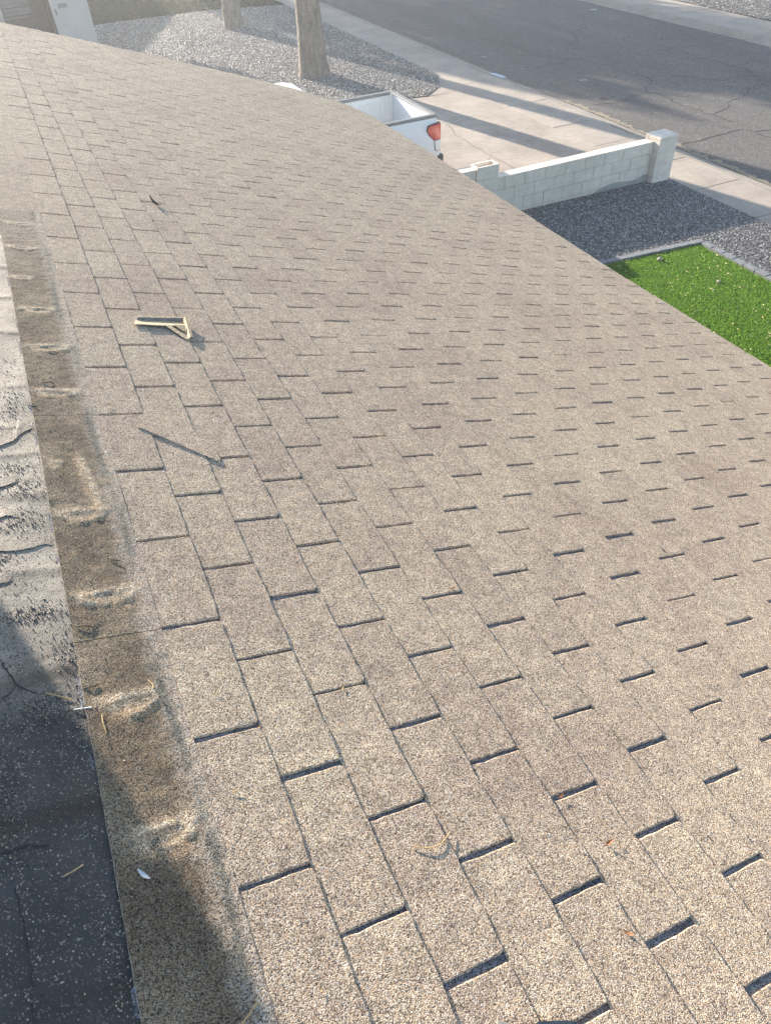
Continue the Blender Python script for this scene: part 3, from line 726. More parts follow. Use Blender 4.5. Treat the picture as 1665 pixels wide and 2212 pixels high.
# rear bumper with rubber step ends
MB().hexa([(6.42, TY0 + .04, .50), (6.60, TY0 + .10, .50), (6.60, TY1 - .10, .50), (6.42, TY1 - .04, .50), (6.40, TY0 - .0, .68), (6.63, TY0 + .06, .68), (6.63, TY1 - .06, .68), (6.40, TY1 + .0, .68)]).put('rear_bumper', M_METAL, tk, bevel=.02)
for s in (-1, 1):
    y0 = TY0 - .06 if s < 0 else TY1 - .08
    MB().hexa([(6.44, y0, .56), (6.58, y0 + .02, .56), (6.58, y0 + .14, .56), (6.44, y0 + .14, .56), (6.46, y0, .72), (6.585, y0 + .015, .69), (6.60, y0 + .14, .69), (6.46, y0 + .14, .72)]).put('bumper_step', M_BLACK, tk, bevel=.02)
# cab, bonnet and front as lofted sections
def section(x_, hw, zb, zt, tw, e=.05): c = (TY0 + TY1) / 2; return [(x_, c - hw, zb), (x_, c - hw - .02, (zb + 1.12) / 2), (x_, c - hw, 1.12), (x_, c - tw, zt - .05), (x_, c - tw + e, zt), (x_, c + tw - e, zt), (x_, c + tw, zt - .05), (x_, c + hw, 1.12), (x_, c + hw + .02, (zb + 1.12) / 2), (x_, c + hw, zb)]
secs = [(4.49, .945, .45, 1.62, .80), (4.44, .945, .42, 1.80, .74), (4.28, .945, .42, 1.845, .72), (3.2, .945, .42, 1.87, .73), (2.75, .945, .42, 1.84, .73), (2.05, .945, .42, 1.19, .90), (1.95, .945, .42, 1.15, .90), (1.0, .93, .42, 1.08, .86), (.68, .90, .42, .98, .82), (.62, .86, .50, .90, .78)]
m = MB(); rows = []
for s_ in secs:
    p = section(*s_); b = len(m.v); m.v += p; rows.append(b)
for i in range(len(rows) - 1):
    for k_ in range(9): m.f.append((rows[i] + k_, rows[i + 1] + k_, rows[i + 1] + k_ + 1, rows[i] + k_ + 1)); m.m.append(0)
m.f.append(tuple(rows[0] + k_ for k_ in range(10))); m.m.append(0); m.f.append(tuple(rows[-1] + k_ for k_ in range(10))[::-1]); m.m.append(0)
cab = m.put('cab_body', M_PAINT, tk)
cyc = (TY0 + TY1) / 2
MB().hexa([(4.486, cyc - .68, 1.32), (4.50, cyc - .68, 1.32), (4.50, cyc + .68, 1.32), (4.486, cyc + .68, 1.32), (4.462, cyc - .62, 1.70), (4.476, cyc - .62, 1.70), (4.476, cyc + .62, 1.70), (4.462, cyc + .62, 1.70)]).put('rear_window', M_GLASS, cab)
MB().hexa([(2.08, cyc - .80, 1.215), (2.10, cyc - .80, 1.20), (2.10, cyc + .80, 1.20), (2.08, cyc + .80, 1.215), (2.70, cyc - .66, 1.80), (2.73, cyc - .66, 1.79), (2.73, cyc + .66, 1.79), (2.70, cyc + .66, 1.80)]).put('windscreen', M_GLASS, cab)
for s in (-1, 1):
    for x0_, x1_ in ((2.55, 3.45), (3.52, 4.3)):
        yb_, yt_ = cyc + s * .948, cyc + s * .775
        a_ = [(x0_, yb_ - .004, 1.15), (x1_, yb_ - .004, 1.15), (x1_, yb_ + .004, 1.15), (x0_, yb_ + .004, 1.15), (x0_ + .12, yt_ - .006, 1.74), (x1_ - .04, yt_ - .006, 1.74), (x1_ - .04, yt_ + .006, 1.74), (x0_ + .12, yt_ + .006, 1.74)]
        MB().hexa(a_).put('side_window', M_GLASS, cab)
    ds = cyc + s * .965
    for x0_ in (2.35, 3.48, 4.34): MB().box(x0_, x0_ + .008, ds - .004, ds + .004, .5, 1.12).put('door_seam', M_BLACK, cab)
    MB().box(3.25, 3.42, ds - .02, ds + .02, .98, 1.03).put('handle', M_PAINT, cab, bevel=.008)
    MB().box(2.4, 2.55, ds + s * .02 - .09, ds + s * .02 + .09, 1.1, 1.3).put('mirror', M_BLACK, tk, bevel=.03)
    MB().box(.60, .72, cyc + s * .72 - .15, cyc + s * .72 + .15, .72, .92).put('headlight', M_LENS, tk, bevel=.03)
MB().box(.57, .64, cyc - .5, cyc + .5, .62, .92).put('grille', M_BLACK, tk, bevel=.02)
MB().box(.5, .68, cyc - .88, cyc + .88, .40, .58).put('front_bumper', M_METAL, tk, bevel=.03)
MB().box(.9, 6.3, cyc - .5, cyc + .5, .34, .80).put('chassis', M_BLACK, tk)
for wx in (1.55, 5.45):
    for s in (-1, 1):
        yc = cyc + s * .80; m = MB()
        pr = [(.36, -.12), (.385, -.10), (.39, 0), (.385, .10), (.36, .12), (.22, .12), (.22, -.12)]
        nseg = 28
        for i in range(nseg):
            a = 2 * math.pi * i / nseg
            for (R_, oy) in pr: m.v.append((wx + R_ * math.cos(a), yc + oy, .39 + R_ * math.sin(a)))
        for i in range(nseg):
            for k_ in range(7): m.f.append((i * 7 + k_, i * 7 + (k_ + 1) % 7, ((i + 1) % nseg) * 7 + (k_ + 1) % 7, ((i + 1) % nseg) * 7 + k_)); m.m.append(0)
        wh = m.put('wheel', M_RUBBER, tk, smooth=True)
        q = MB().tube([(wx, yc + s * .03, .39), (wx, yc + s * .095, .39)], .21, 20); q.tube([(wx, yc + s * .10, .39), (wx, yc + s * .115, .39)], .06, 12)
        q.put('rim', M_ALLOY, wh)

# ------------------------------------------------------------------ neighbouring buildings
nh = root('neighbour_house', (-1, 26.5, 0), 'white rendered house corner beyond the gravel, seen at the upper left', 'house')
MB().box(1.62, 2.635, 25.0, 26.6, -.1, 3.1).put('wall', M_STUCCO, nh, bevel=.01)
MB().box(1.54, 1.62, 25.04, 26.5, -.1, 3.1).put('trim_board', M_DARK, nh)
M_RECESS = simple('shaded_olive_wall', (.10, .105, .09), .9, .1, 3)
M_BLUE = simple('grey_blue_panel', (.20, .215, .235), .6, .15, 4)
MB().box(1.16, 1.54, 26.3, 26.5, -.1, 3.1).put('recess_wall', M_RECESS, nh)
MB().box(-6.0, 1.16, 26.5, 26.7, -.1, 3.1).put('wall', M_BLUE, nh)
for k_ in range(14):
    MB().box(-1.0, 1.14, 26.47, 26.497, 1.36 + k_ * .1, 1.36 + k_ * .1 + .085).put('siding_board', M_BLUE, nh)
MB().box(-.9, .34, 26.38, 26.5, -.1, 1.9).put('post', M_STUCCO, nh)
MB().box(.345, 1.0, 26.3, 26.5, -.1, 1.32).put('brown_panel', simple('brown_panel', (.11, .10, .095), .8, .15, 9), nh)
MB().box(.345, 1.12, 26.28, 26.49, 1.32, 1.36).put('panel_cap', M_RAILCAP, nh)
MB().box(1.83, 2.065, 24.965, 24.997, 1.60, 1.70).put('house_plaque', M_RAILCAP, nh, bevel=.006)
MB().box(1.70, 1.75, 24.96, 24.997, 1.455, 1.585).put('door_bell', M_RAILCAP, nh, bevel=.006)
MB().hexa([(-8, 24.4, 3.1), (3.0, 24.4, 3.1), (3.0, 28, 3.1), (-8, 28, 3.1), (-8, 24.4, 3.25), (3.0, 24.4, 3.25), (3.0, 28, 3.25), (-8, 28, 3.25)]).put('roof', M_WOOD, nh)

M_TILE = simple('brown_roof', (.17, .12, .10), .85, .2, 5)
fh = root('gabled_house', (-6, 47, 0), 'single storey house farther along the street, outside the photograph', 'house')
MB().box(-14, 1.6, 45.5, 54, -.1, 3.0).put('wall', M_STUCCO, fh)
c = MB(); ridge = 5.9
c.prism([(-17, 3.0), (3.05, 3.0), (3.05, 3.95), (2.4, 4.25), (-1.4, ridge), (-13, ridge), (-17, 3.2)], lambda p, q, tt: (p, tt, q), 45.0, 54.5)
c.put('roof', M_TILE, fh)
MB().box(-3, -1.6, 45.46, 45.5, 1.0, 2.2).put('window', M_GLASS, fh)

# ------------------------------------------------------------------ trees up the street (they cast the shade lying over the road)
M_TRUNK = simple('tree_bark', (.12, .09, .065), .9, .25, 10, .02, 30)
M_LEAF = mat_leaf('tree_leaf', (.03, .055, .015), (.08, .12, .035), .2)
def tree(cx, cy, blobs, label, seed, n_per=1500, size=.2, trunk_r=.2, group='trees up the street', cat='tree', tag=None):
    g = np.random.default_rng(seed); T = root('tree', (cx, cy, 0), label, cat, group)
    m = MB(); fork = min(b[2] - b[5] for b in blobs) * .75; fork = max(fork, 1.2)
    m.tube([(cx, cy, -.1), (cx + .05, cy, fork * .5), (cx, cy, fork)], [trunk_r * 1.25, trunk_r, trunk_r * .8], 9)
    for b in blobs:
        e = Vector((b[0], b[1], b[2])); s_ = Vector((cx, cy, fork - .1))
        m.tube([s_, s_.lerp(e, .5) + Vector((0, 0, .15)), e], [trunk_r * .6, trunk_r * .35, .03], 6)
        for _ in range(3):
            q = e + Vector((g.normal(0, b[3] * .5), g.normal(0, b[4] * .5), g.normal(0, b[5] * .4))); m.tube([s_.lerp(e, .6), q], [trunk_r * .25, .015], 4)
    m.put('trunk', M_TRUNK, T)
    P = []; U = []
    for b in blobs:
        k = int(n_per * (b[3] * b[5]) / 2.5); q = g.normal(size=(k, 3)); q /= np.linalg.norm(q, axis=1)[:, None]; q *= (g.uniform(.12, 1, k) ** (1 / 2.2))[:, None]
        q *= 1 + .16 * np.sin(q[:, :1] * 7 + q[:, 2:3] * 5 + seed)
        P.append(q * np.array(b[3:6]) + np.array(b[:3]))
    P = np.concatenate(P); n = len(P)
    a = g.normal(size=(n, 3)); a /= np.linalg.norm(a, axis=1)[:, None]; c_ = np.cross(a, g.normal(size=(n, 3))); c_ /= np.linalg.norm(c_, axis=1)[:, None]
    s_ = (size * g.uniform(.6, 1.3, n))[:, None]
    V = np.stack([P - a * s_ * .7, P - c_ * s_ * .4, P + a * s_ * .7, P + c_ * s_ * .4], 1).reshape(-1, 3)
    me = bpy.data.meshes.new('crown'); me.vertices.add(4 * n); me.vertices.foreach_set('co', V.ravel()); me.loops.add(4 * n)
    me.loops.foreach_set('vertex_index', np.arange(4 * n, dtype=np.int32)); me.polygons.add(n); me.polygons.foreach_set('loop_start', (np.arange(n) * 4).astype(np.int32))
    me.update(calc_edges=True); at = me.attributes.new('tone', 'FLOAT', 'POINT'); at.data.foreach_set('value', np.repeat(g.uniform(0, 1, n), 4).astype(np.float32))
    me.materials.append(M_LEAF); put('crown', me, T)
    return T
tree(5.9, 45, [(5.0, 45, 6.6, 1.3, 1.8, 1.9), (5.5, 45.4, 5.0, 1.9, 1.8, 1.6), (6.0, 45, 7.6, 1.6, 1.8, 1.9), (6.9, 45, 6.2, 1.6, 1.9, 2.6)], 'leafy street tree nearest the gabled house', 31, trunk_r=.22)
tree(9.3, 45.4, [(8.2, 45.4, 8.2, 1.6, 1.9, 2.2), (9.3, 45, 6.8, 2.2, 2.0, 3.0), (10.3, 45.4, 8.2, 1.7, 1.9, 2.2), (9.0, 45.2, 4.4, 2.2, 1.8, 1.6)], 'tall round street tree in the middle of the row', 32, trunk_r=.26)
tree(12.9, 45, [(11.9, 45, 7.9, 1.6, 1.9, 2.4), (12.9, 45.2, 6.3, 2.0, 2.0, 2.6), (13.7, 45, 7.2, 1.35, 1.8, 2.3), (12.8, 45, 4.0, 2.3, 1.8, 1.7), (14.5, 45.1, 6.2, 1.25, 1.7, 2.0), (15.0, 45.2, 4.8, 1.05, 1.5, 1.7)], 'wide street tree farthest to the right', 33, trunk_r=.25)
tree(1.0, 40, [(1.0, 40, 5.45, .58, .6, .8)], 'unseen slender tree added for its round crown shadow', 34, n_per=9000, size=.10, trunk_r=.035, group=None)  # added out of view so its crown drops a round shadow on the gravel

# ------------------------------------------------------------------ our house and its shingle roof
E_, TAB, SH = .135528, .3048, .426255
RK = [(-1.6, 8.70), (.15, 8.79), (1.12, 8.905), (2.65, 8.95), (3.4, 8.86), (3.8, 8.72), (4.0, 8.60), (4.12, 8.3), (4.2, 8.0), (4.3, 7.4)]
def rake(u):
    for (a, b) in zip(RK[:-1], RK[1:]):
        if u <= b[0]: q = (u - a[0]) / (b[0] - a[0]); return a[1] + (b[1] - a[1]) * q
    return RK[-1][1]
EV = [(-14, 4.11), (1.69, 4.115), (3.4, 4.085), (4.83, 4.127), (6.2, 4.15), (7.3, 4.185), (8.0, 4.16), (8.3, 4.12), (8.6, 4.0), (9.2, 3.9)]
def eave(y):
    for (a, b) in zip(EV[:-1], EV[1:]):
        if y <= b[0]: q = (y - a[0]) / (b[0] - a[0]); return a[1] + (b[1] - a[1]) * q
    return EV[-1][1]
hs = root('house', (-3, 0, 0), 'single storey house whose brown shingle roof fills the foreground', 'house')
MB().box(-11, 3.25, -13, 8.35, -.2, 2.3).put('wall', M_STUCCO, hs)
roof = MB(); ys = [-14, -6] + [-2 + .3 * i for i in range(37)]
top = []
for i in range(0, 31):
    pass
dk = MB()
yl = [-14, -8, -2, 0, 1.69, 3.4, 4.83, 6.2, 7.3, 8.0, 8.3, 8.5]
for a, b in zip(yl[:-1], yl[1:]):
    P = [RP(-.19, a, -.001), RP(eave(a) - .012, a, -.001), RP(eave(b) - .012, b, -.001), RP(-.19, b, -.001)]
    Q = [p - Vector((0, 0, .05)) for p in P]
    dk.hexa(Q + P)
# last wedge along the rake
vs = [RP(-.19, 8.5, -.001), RP(3.95, 8.5, -.001)] + [RP(u_, rake(u_) - .012, -.001) for u_ in (3.95, 3.6, 3.1, 2.65, 1.9, 1.12, .15, -.19)]
dk.poly(vs)
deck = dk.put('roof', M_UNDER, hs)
# rear slope and ridge beyond the membrane
RU = -1.45
rp = RP(RU, 0)
MB().hexa([(rp.x - 9, -14, rp.z - 1.6), (rp.x, -14, rp.z - .12), (rp.x, 8.7, rp.z - .12), (rp.x - 9, 8.7, rp.z - 1.6), (rp.x - 9, -14, rp.z - 1.5), (rp.x, -14, rp.z), (rp.x, 8.7, rp.z), (rp.x - 9, 8.7, rp.z - 1.5)]).put('rear_slope', M_SH, hs)
# fascia under the eave and the rake
fa = MB()
for a, b in zip(yl[:-1], yl[1:]):
    p, q = RP(eave(a) - .02, a, -.055), RP(eave(b) - .02, b, -.055)
    fa.hexa([(p.x - .03, p.y, p.z - .16), (p.x, p.y, p.z - .16), (q.x, q.y, q.z - .16), (q.x - .03, q.y, q.z - .16), (p.x - .03, p.y, p.z), (p.x, p.y, p.z), (q.x, q.y, q.z), (q.x - .03, q.y, q.z)])
fa.put('fascia', M_WOOD, hs)
ra = MB()
us = [-1.4, .15, 1.12, 1.9, 2.65, 3.1, 3.6, 3.95]
for a, b in zip(us[:-1], us[1:]):
    p, q = RP(a, rake(a) - .03, -.055), RP(b, rake(b) - .03, -.055)
    ra.hexa([(p.x, p.y - .03, p.z - .16), (q.x, q.y - .03, q.z - .16), (q.x, q.y, q.z - .16), (p.x, p.y, p.z - .16), (p.x, p.y - .03, p.z), (q.x, q.y - .03, q.z), (q.x, q.y, q.z), (p.x, p.y, p.z)])
ra.put('rake_board', M_WOOD, hs)

GW = .0096                        # slot between tabs
W_UP, W_DN = .0034, .0070         # tab height at its upper and lower edge
def tab_outline(r, L=E_, Wd=TAB - GW, u0=0.0, jag=.0013, n_u=7, n_y=12):
    """outline of one tab in local (u, y), corners slightly rounded"""
    P = []
    rr = r.uniform(.003, .010); Wd += r.uniform(-.0016, .0014)
    lo = [(u0, 0)] + [(u0 + (L - rr) * i / n_u, r.uniform(-jag, jag)) for i in range(1, n_u)] + [(L - rr, 0), (L - rr * .3, rr * .3)]
    dn = [(L + r.uniform(-jag, jag) * 1.6, rr + (Wd - 2 * rr) * i / n_y) for i in range(n_y + 1)]
    hi = [(L - rr * .3, Wd - rr * .3), (L - rr, Wd)] + [(u0 + (L - rr) * i / n_u, Wd + r.uniform(-jag, jag)) for i in range(n_u - 1, 0, -1)] + [(u0, Wd)]
    return lo + dn + hi
def tab_mesh(name, out, r, tone, L=E_, warp=None, base=-.0006):
    n = len(out); warp = warp or (r.uniform(-.0004, .0004), r.uniform(-.0010, .0012) + (.0022 if r.random() < .14 else 0), r.uniform(-.0010, .0012) + (.0022 if r.random() < .14 else 0))
    def top(u, y): return W_UP + (W_DN - W_UP) * (u / E_) + warp[0] + (warp[1] * y / TAB + warp[2] * (1 - y / TAB)) * u / E_
    c = (sum(p[0] for p in out) / n, sum(p[1] for p in out) / n)
    inn = []
    for u, y in out:
        du = 0 if u < .001 else -.0022 * max(-1, min(1, (u - c[0]) / (L * .5))) ** 7
        dy = -.0024 * max(-1, min(1, (y - c[1]) / (TAB * .48))) ** 21
        inn.append((u + du, y + dy))
    vs = [(u, y, top(u, y)) for u, y in inn] + [(u, y, top(u, y) - (.0019 + r.uniform(-.0006, .0006) if u > .001 else 0)) for u, y in out] + [(u, y, base) for u, y in out]
    vs.append((c[0], c[1], top(*c)))
    fs = [(i, (i + 1) % n, 3 * n) for i in range(n)]
    for k in (0, n): fs += [(k + i, n + k + i, n + k + (i + 1) % n, k + (i + 1) % n) for i in range(n)]
    me = mesh_from(name, vs, fs, [M_SH])
    at = me.attributes.new('tone', 'FLOAT', 'POINT'); at.data.foreach_set('value', [tone] * len(me.vertices))
    return me, vs, fs
r = rng(42)
variants = []
for i in range(14):
    variants.append(tab_mesh('shingle_tab', tab_outline(r), r, 0.0)[0])
cells = []
for k in range(0, 31):
    for mm in range(-48, 10):
        y0 = -(mm + SH * k) * TAB          # slot centre
        y0 += 0
        if y0 < -2.4 or y0 > 9.05: continue
        cells.append((k, mm, y0 + GW / 2))
SPECIAL = {(0, -4), (1, -4)}
def cell_rank(c):
    p = RP((c[0] + .5) * E_, c[2] + TAB / 2); x, y, z = project(p)
    if z < .1: return 1e9
    out = max(0, -x - 60, x - 1725, -y - 60, y - 2272)
    return z + (50 + out if out > 0 else 0)
def crosses(k, y):
    u1 = (k + 1) * E_
    return y + TAB > min(rake(k * E_), rake(u1)) - .002 or u1 > min(eave(y), eave(y + TAB)) - .002
cells.sort(key=cell_rank)
indiv = [c for c in cells if not crosses(c[0], c[2])][:298]
iset = set(indiv)
for c in indiv:
    me = variants[r.randrange(len(variants))]
    o = bpy.data.objects.new('shingle', me); COL.objects.link(o)
    o.parent = deck
    o.matrix_basis = roof_matrix(c[0] * E_, c[2] + r.gauss(0, .0012), r.uniform(0, .0004)) @ Matrix.Rotation(r.gauss(0, .0022), 4, 'Z')
V = []; F = []; TN = []
for c in cells:
    if c in iset: continue
    k, mm, y = c
    if y > rake(k * E_) - .02 or k * E_ > eave(y): continue
    out = tab_outline(r, Wd=TAB - GW - .0022, n_u=3, n_y=5)
    out2 = []; jr = rng(k * 7 + 1).uniform(-.010, .008); je = r.uniform(-.003, .004)
    for (u_, yy) in out:
        U = k * E_ + u_; Yy = y + yy
        Yy = min(Yy, rake(U) + jr); U = min(U, eave(Yy) + je); Yy = min(Yy, rake(U) + jr); out2.append((U - k * E_, Yy - y))
    me, vs, fs = tab_mesh('tmp', out2, r, 0); bpy.data.meshes.remove(me)
    b = len(V); Mx = roof_matrix(k * E_, y + r.gauss(0, .0015))
    V += [tuple(Mx @ Vector(v)) for v in vs]; F += [tuple(b + i for i in f) for f in fs]; TN += [r.random()] * len(vs)
me = mesh_from('shingle_field', V, F, [M_SH]); at = me.attributes.new('tone', 'FLOAT', 'POINT'); at.data.foreach_set('value', TN)
o = put('shingle_field', me, deck); o['kind'] = 'stuff'

# ---- stained header strips along the top of the first course, with popped-nail swellings
OV = [(-.110, 2.567, .055, .016, .9), (-.136, 2.245, .036, .016, .6), (-.104, 1.945, .055, .018, 1), (-.095, 1.652, .062, .02, 1), (-.108, 1.348, .06, .021, 1.1),
      (-.150, .957, .016, .016, .9), (-.108, .728, .055, .021, 1.1), (-.092, .425, .062, .022, 1.2), (-.097, .121, .056, .021, 1.1), (-.093, -.176, .052, .021, 1.2), (-.1, 2.86, .05, .016, .7), (-.1, 3.2, .05, .016, .6)]
HR = rng(77)
wv = [(HR.uniform(2, 9), HR.uniform(0, 6), HR.uniform(3, 14), HR.uniform(0, 6)) for _ in range(6)]
def head_h(u, y):
    h = .0038
    for (a, b, c_, d_) in wv: h += .0006 * math.sin(a * y * 2 + b + c_ * u)
    rust = pale = grey = 0
    nv = mnoise.noise(Vector((u * 38, y * 38, 1.7))); nw = mnoise.noise(Vector((u * 90, y * 90, 5.1)))
    y_in = y; y = y + .010 * nv + .004 * nw; h += .0016 * nv + .0008 * nw
    for (cu, cy, ru, ry, s_) in OV:
        if abs(y - cy) > .12: continue
        q = ((u - cu) / ru) ** 2; dy_ = (y - cy - .012 * ((u - cu) / ru) ** 2) / ry
        env = math.exp(-q * q * 1.1)
        r2 = math.sqrt(q + dy_ * dy_ * .75) + .25 * nw; ring = math.exp(-((r2 - .9) / .30) ** 2)
        core = math.exp(-(r2 / .45) ** 2)
        h += s_ * (.0018 * math.exp(-(r2 / 1.25) ** 4) + .0013 * ring * (1 + nv) - .0016 * core)
        grey = max(grey, .55 * core * (.5 + nv)); pale = max(pale, min(1, 1.15 * ring))
        rust = max(rust, env * math.exp(-((dy_ + 1.2) / .5) ** 2) * .75 * s_, env * math.exp(-((u - cu + ru * .95) / .02) ** 2) * math.exp(-dy_ ** 2) * .7)
        pale = max(pale, .45 * env * math.exp(-(dy_ / 1.5) ** 2))
    y = y_in
    # sealant band along the top of the first course
    edge = .5 + .5 * math.sin(y * 9.2 + 1.2) * math.sin(y * 3.7 + .4)
    grey = max(grey, math.exp(-((u + .026 + .008 * math.sin(y * 7)) / .011) ** 2) * min(1, max(0, edge - .25) * 2.2))
    # pale worn streak
    if .72 < y < 1.02:
        c0 = -.086 + (1.0 - y) * .09
        pale = max(pale, 1.1 * math.exp(-((u - c0) / .013) ** 2) * (1 if .75 < y < .99 else .4)); rust = max(rust, .5 * math.exp(-((u - c0 + .012) / .012) ** 2))
    pale = max(pale, .5 * math.exp(-((u + .014) / .006) ** 2) * max(0, math.sin(y * 6.1 + 2)))
    return h, min(1, rust), min(1, pale), min(1, grey)
def patch(name, u0, u1, y0, y1, nu, ny, hf, mat, parent):
    vs = []; st_ = []
    for j in range(ny + 1):
        for i in range(nu + 1):
            u_ = u0 + (u1 - u0) * i / nu; y_ = y0 + (y1 - y0) * j / ny
            h, a, b, c_ = hf(u_, y_); vs.append(RP(u_, y_, h)); st_ += [a, b, c_, 1]
    fs = [(j * (nu + 1) + i, j * (nu + 1) + i + 1, (j + 1) * (nu + 1) + i + 1, (j + 1) * (nu + 1) + i) for j in range(ny) for i in range(nu)]
    # skirt
    b = len(vs); per = [i for i in range(nu + 1)] + [(j + 1) * (nu + 1) - 1 for j in range(1, ny + 1)] + [ny * (nu + 1) + i for i in range(nu - 1, -1, -1)] + [j * (nu + 1) for j in range(ny - 1, 0, -1)]
    n = len(per)
    for p in per: vs.append(vs[p].copy()); st_ += st_[4 * p:4 * p + 4]
    for p in per: vs.append(vs[p] - Vector((st, 0, ct)) * .006); st_ += st_[4 * p:4 * p + 4]
    for i in range(n): fs.append((b + i, b + n + i, b + n + (i + 1) % n, b + (i + 1) % n))
    me = mesh_from(name, vs, fs, [mat], smooth=True)
    ca = me.color_attributes.new('stain', 'FLOAT_COLOR', 'POINT'); ca.data.foreach_set('color', st_)
    return put(name, me, parent)
for n_ in range(-2, 9):
    y0 = .3048 + .9144 * n_; y1 = y0 + .9144
    if n_ == 8: y1 = 8.6
    near = y0 < 3
    patch('header_strip', -.1830, .0006, y0 + .0013, min(y1 - .0013, 8.72), 26 if near else 8, 130 if near else 24, head_h if near else (lambda u, y: (.0036, 0, 0, 0)), M_HEAD if near else M_SH, deck)

# ---- bare wrinkled membrane on the uphill side
WR = [(-.053, .028, .012, .30, .9), (.252, .022, .009, .22, .75), (.136, .014, .006, .5, .2), (.546, .016, .008, .5, .5), (.84, .022, .010, .6, .55), (1.028, .010, .006, .6, .7), (1.165, .018, .011, .6, .8),
      (1.40, .014, .006, .6, .3), (1.77, .018, .011, .6, .9), (2.065, .016, .010, .6, .8), (2.35, .018, .010, .6, .8), (2.66, .018, .010, .6, .7), (.40, .012, .004, .5, .2), (-.36, .03, .012, .4, .5), (3.0, .02, .01, .6, .6), (3.4, .02, .01, .6, .6)]
def memb_h(u, y):
    h = -.0005; dirt = 0; gran = .15
    for (cy, sy, a, L_, dk_) in WR:
        yy = y - cy - .10 * (u + .19) * math.sin(cy * 7)
        if abs(yy) > .14: continue
        f = math.exp(-((u + .19) / L_) ** 2) * (1 - .5 * math.exp(-((u + .178) / .012) ** 2))
        h += .17 * a * f * math.exp(-(yy / sy) ** 2)
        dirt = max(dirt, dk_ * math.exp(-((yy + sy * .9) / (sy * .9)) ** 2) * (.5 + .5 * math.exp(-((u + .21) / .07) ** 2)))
    for (cu, cy, ru, ry, a) in ((-.26, .15, .09, .045, 1.0), (-.25, .41, .08, .03, 1.1), (-.26, .73, .07, .05, .8), (-.24, .87, .07, .05, .8), (-.25, .95, .06, .04, .7), (-.2, .05, .03, .25, .5), (-.33, -.05, .04, .2, .8), (-.24, 1.28, .05, .12, .6), (-.2, -.36, .03, .12, 1.0), (-.31, .6, .04, .03, .8), (-.28, 1.5, .06, .06, .5), (-.29, -.38, .06, .05, .3), (-.2, .28, .03, .07, .9)):
        gran = max(gran, a * math.exp(-((u - cu) / ru) ** 2 - ((y - cy) / ry) ** 2))
    for cy in (.0, -.55): pass
    if y < -.02 and u < -.19: gran *= .8
    h += .0012 * math.sin(u * 37 + y * 11) * math.sin(y * 23 + 1)
    return h, min(1.4, gran), min(1, dirt), 0
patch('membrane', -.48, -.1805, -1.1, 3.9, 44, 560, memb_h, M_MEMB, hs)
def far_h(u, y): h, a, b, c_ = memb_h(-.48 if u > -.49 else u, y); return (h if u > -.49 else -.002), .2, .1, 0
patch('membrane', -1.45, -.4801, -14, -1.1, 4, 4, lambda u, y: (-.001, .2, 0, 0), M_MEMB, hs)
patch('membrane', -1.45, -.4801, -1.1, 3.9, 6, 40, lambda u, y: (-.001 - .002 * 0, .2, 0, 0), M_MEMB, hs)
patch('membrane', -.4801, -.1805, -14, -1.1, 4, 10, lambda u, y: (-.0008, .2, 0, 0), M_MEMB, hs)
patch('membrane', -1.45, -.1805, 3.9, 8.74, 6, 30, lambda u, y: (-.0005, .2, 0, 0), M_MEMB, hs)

# torn, curled laps of the membrane: thin sheets lifted along a ragged lower edge
def flap(pts, lift, depth, seed, name='torn_lap'):
    g = rng(seed); P = []
    for (a, b) in zip(pts[:-1], pts[1:]):
        n = max(2, int(math.hypot(b[0] - a[0], b[1] - a[1]) / .006))
        for i in range(n): t_ = i / n; P.append((a[0] + (b[0] - a[0]) * t_, a[1] + (b[1] - a[1]) * t_ + g.gauss(0, .0011)))
    P.append(pts[-1]); n = len(P); vs = []
    for i, (u_, y_) in enumerate(P):
        t_ = i / (n - 1); L_ = lift * (math.sin(math.pi * min(1, max(0, t_))) ** .5 * .8 + .12)
        b0 = memb_h(u_, y_)[0]
        vs += [RP(u_, y_, b0 + L_), RP(u_, y_ + depth * .5, memb_h(u_, y_ + depth * .5)[0] + L_ * .45), RP(u_, y_ + depth, memb_h(u_, y_ + depth)[0] - .0006),
               RP(u_, y_ + .0006, b0 + L_ - .0022)]
    fs = []
    for i in range(n - 1):
        a, b = 4 * i, 4 * i + 4
        fs += [(a, a + 1, b + 1, b), (a + 1, a + 2, b + 2, b + 1), (a, b, b + 3, a + 3)]
    me = mesh_from(name, vs, fs, [M_MEMB], smooth=False)
    ca = me.color_attributes.new('stain', 'FLOAT_COLOR', 'POINT'); ca.data.foreach_set('color', [.5, .2, 0, 1] * len(vs))
    return put(name, me, hs)
flap([(-.34, 1.04), (-.28, 1.066), (-.245, 1.088), (-.222, 1.128), (-.194, 1.154)], .0030, .085, 1)
flap([(-.34, .862), (-.291, .876), (-.268, .885), (-.246, .898)], .0030, .07, 2)
flap([(-.34, .632), (-.305, .623), (-.27, .62), (-.240, .627), (-.209, .636), (-.189, .628)], .0028, .06, 3)
flap([(-.345, .505), (-.300, .516), (-.285, .52)], .0026, .05, 4)
flap([(-.31, .735), (-.296, .752), (-.280, .757), (-.262, .742)], .0028, .04, 5)
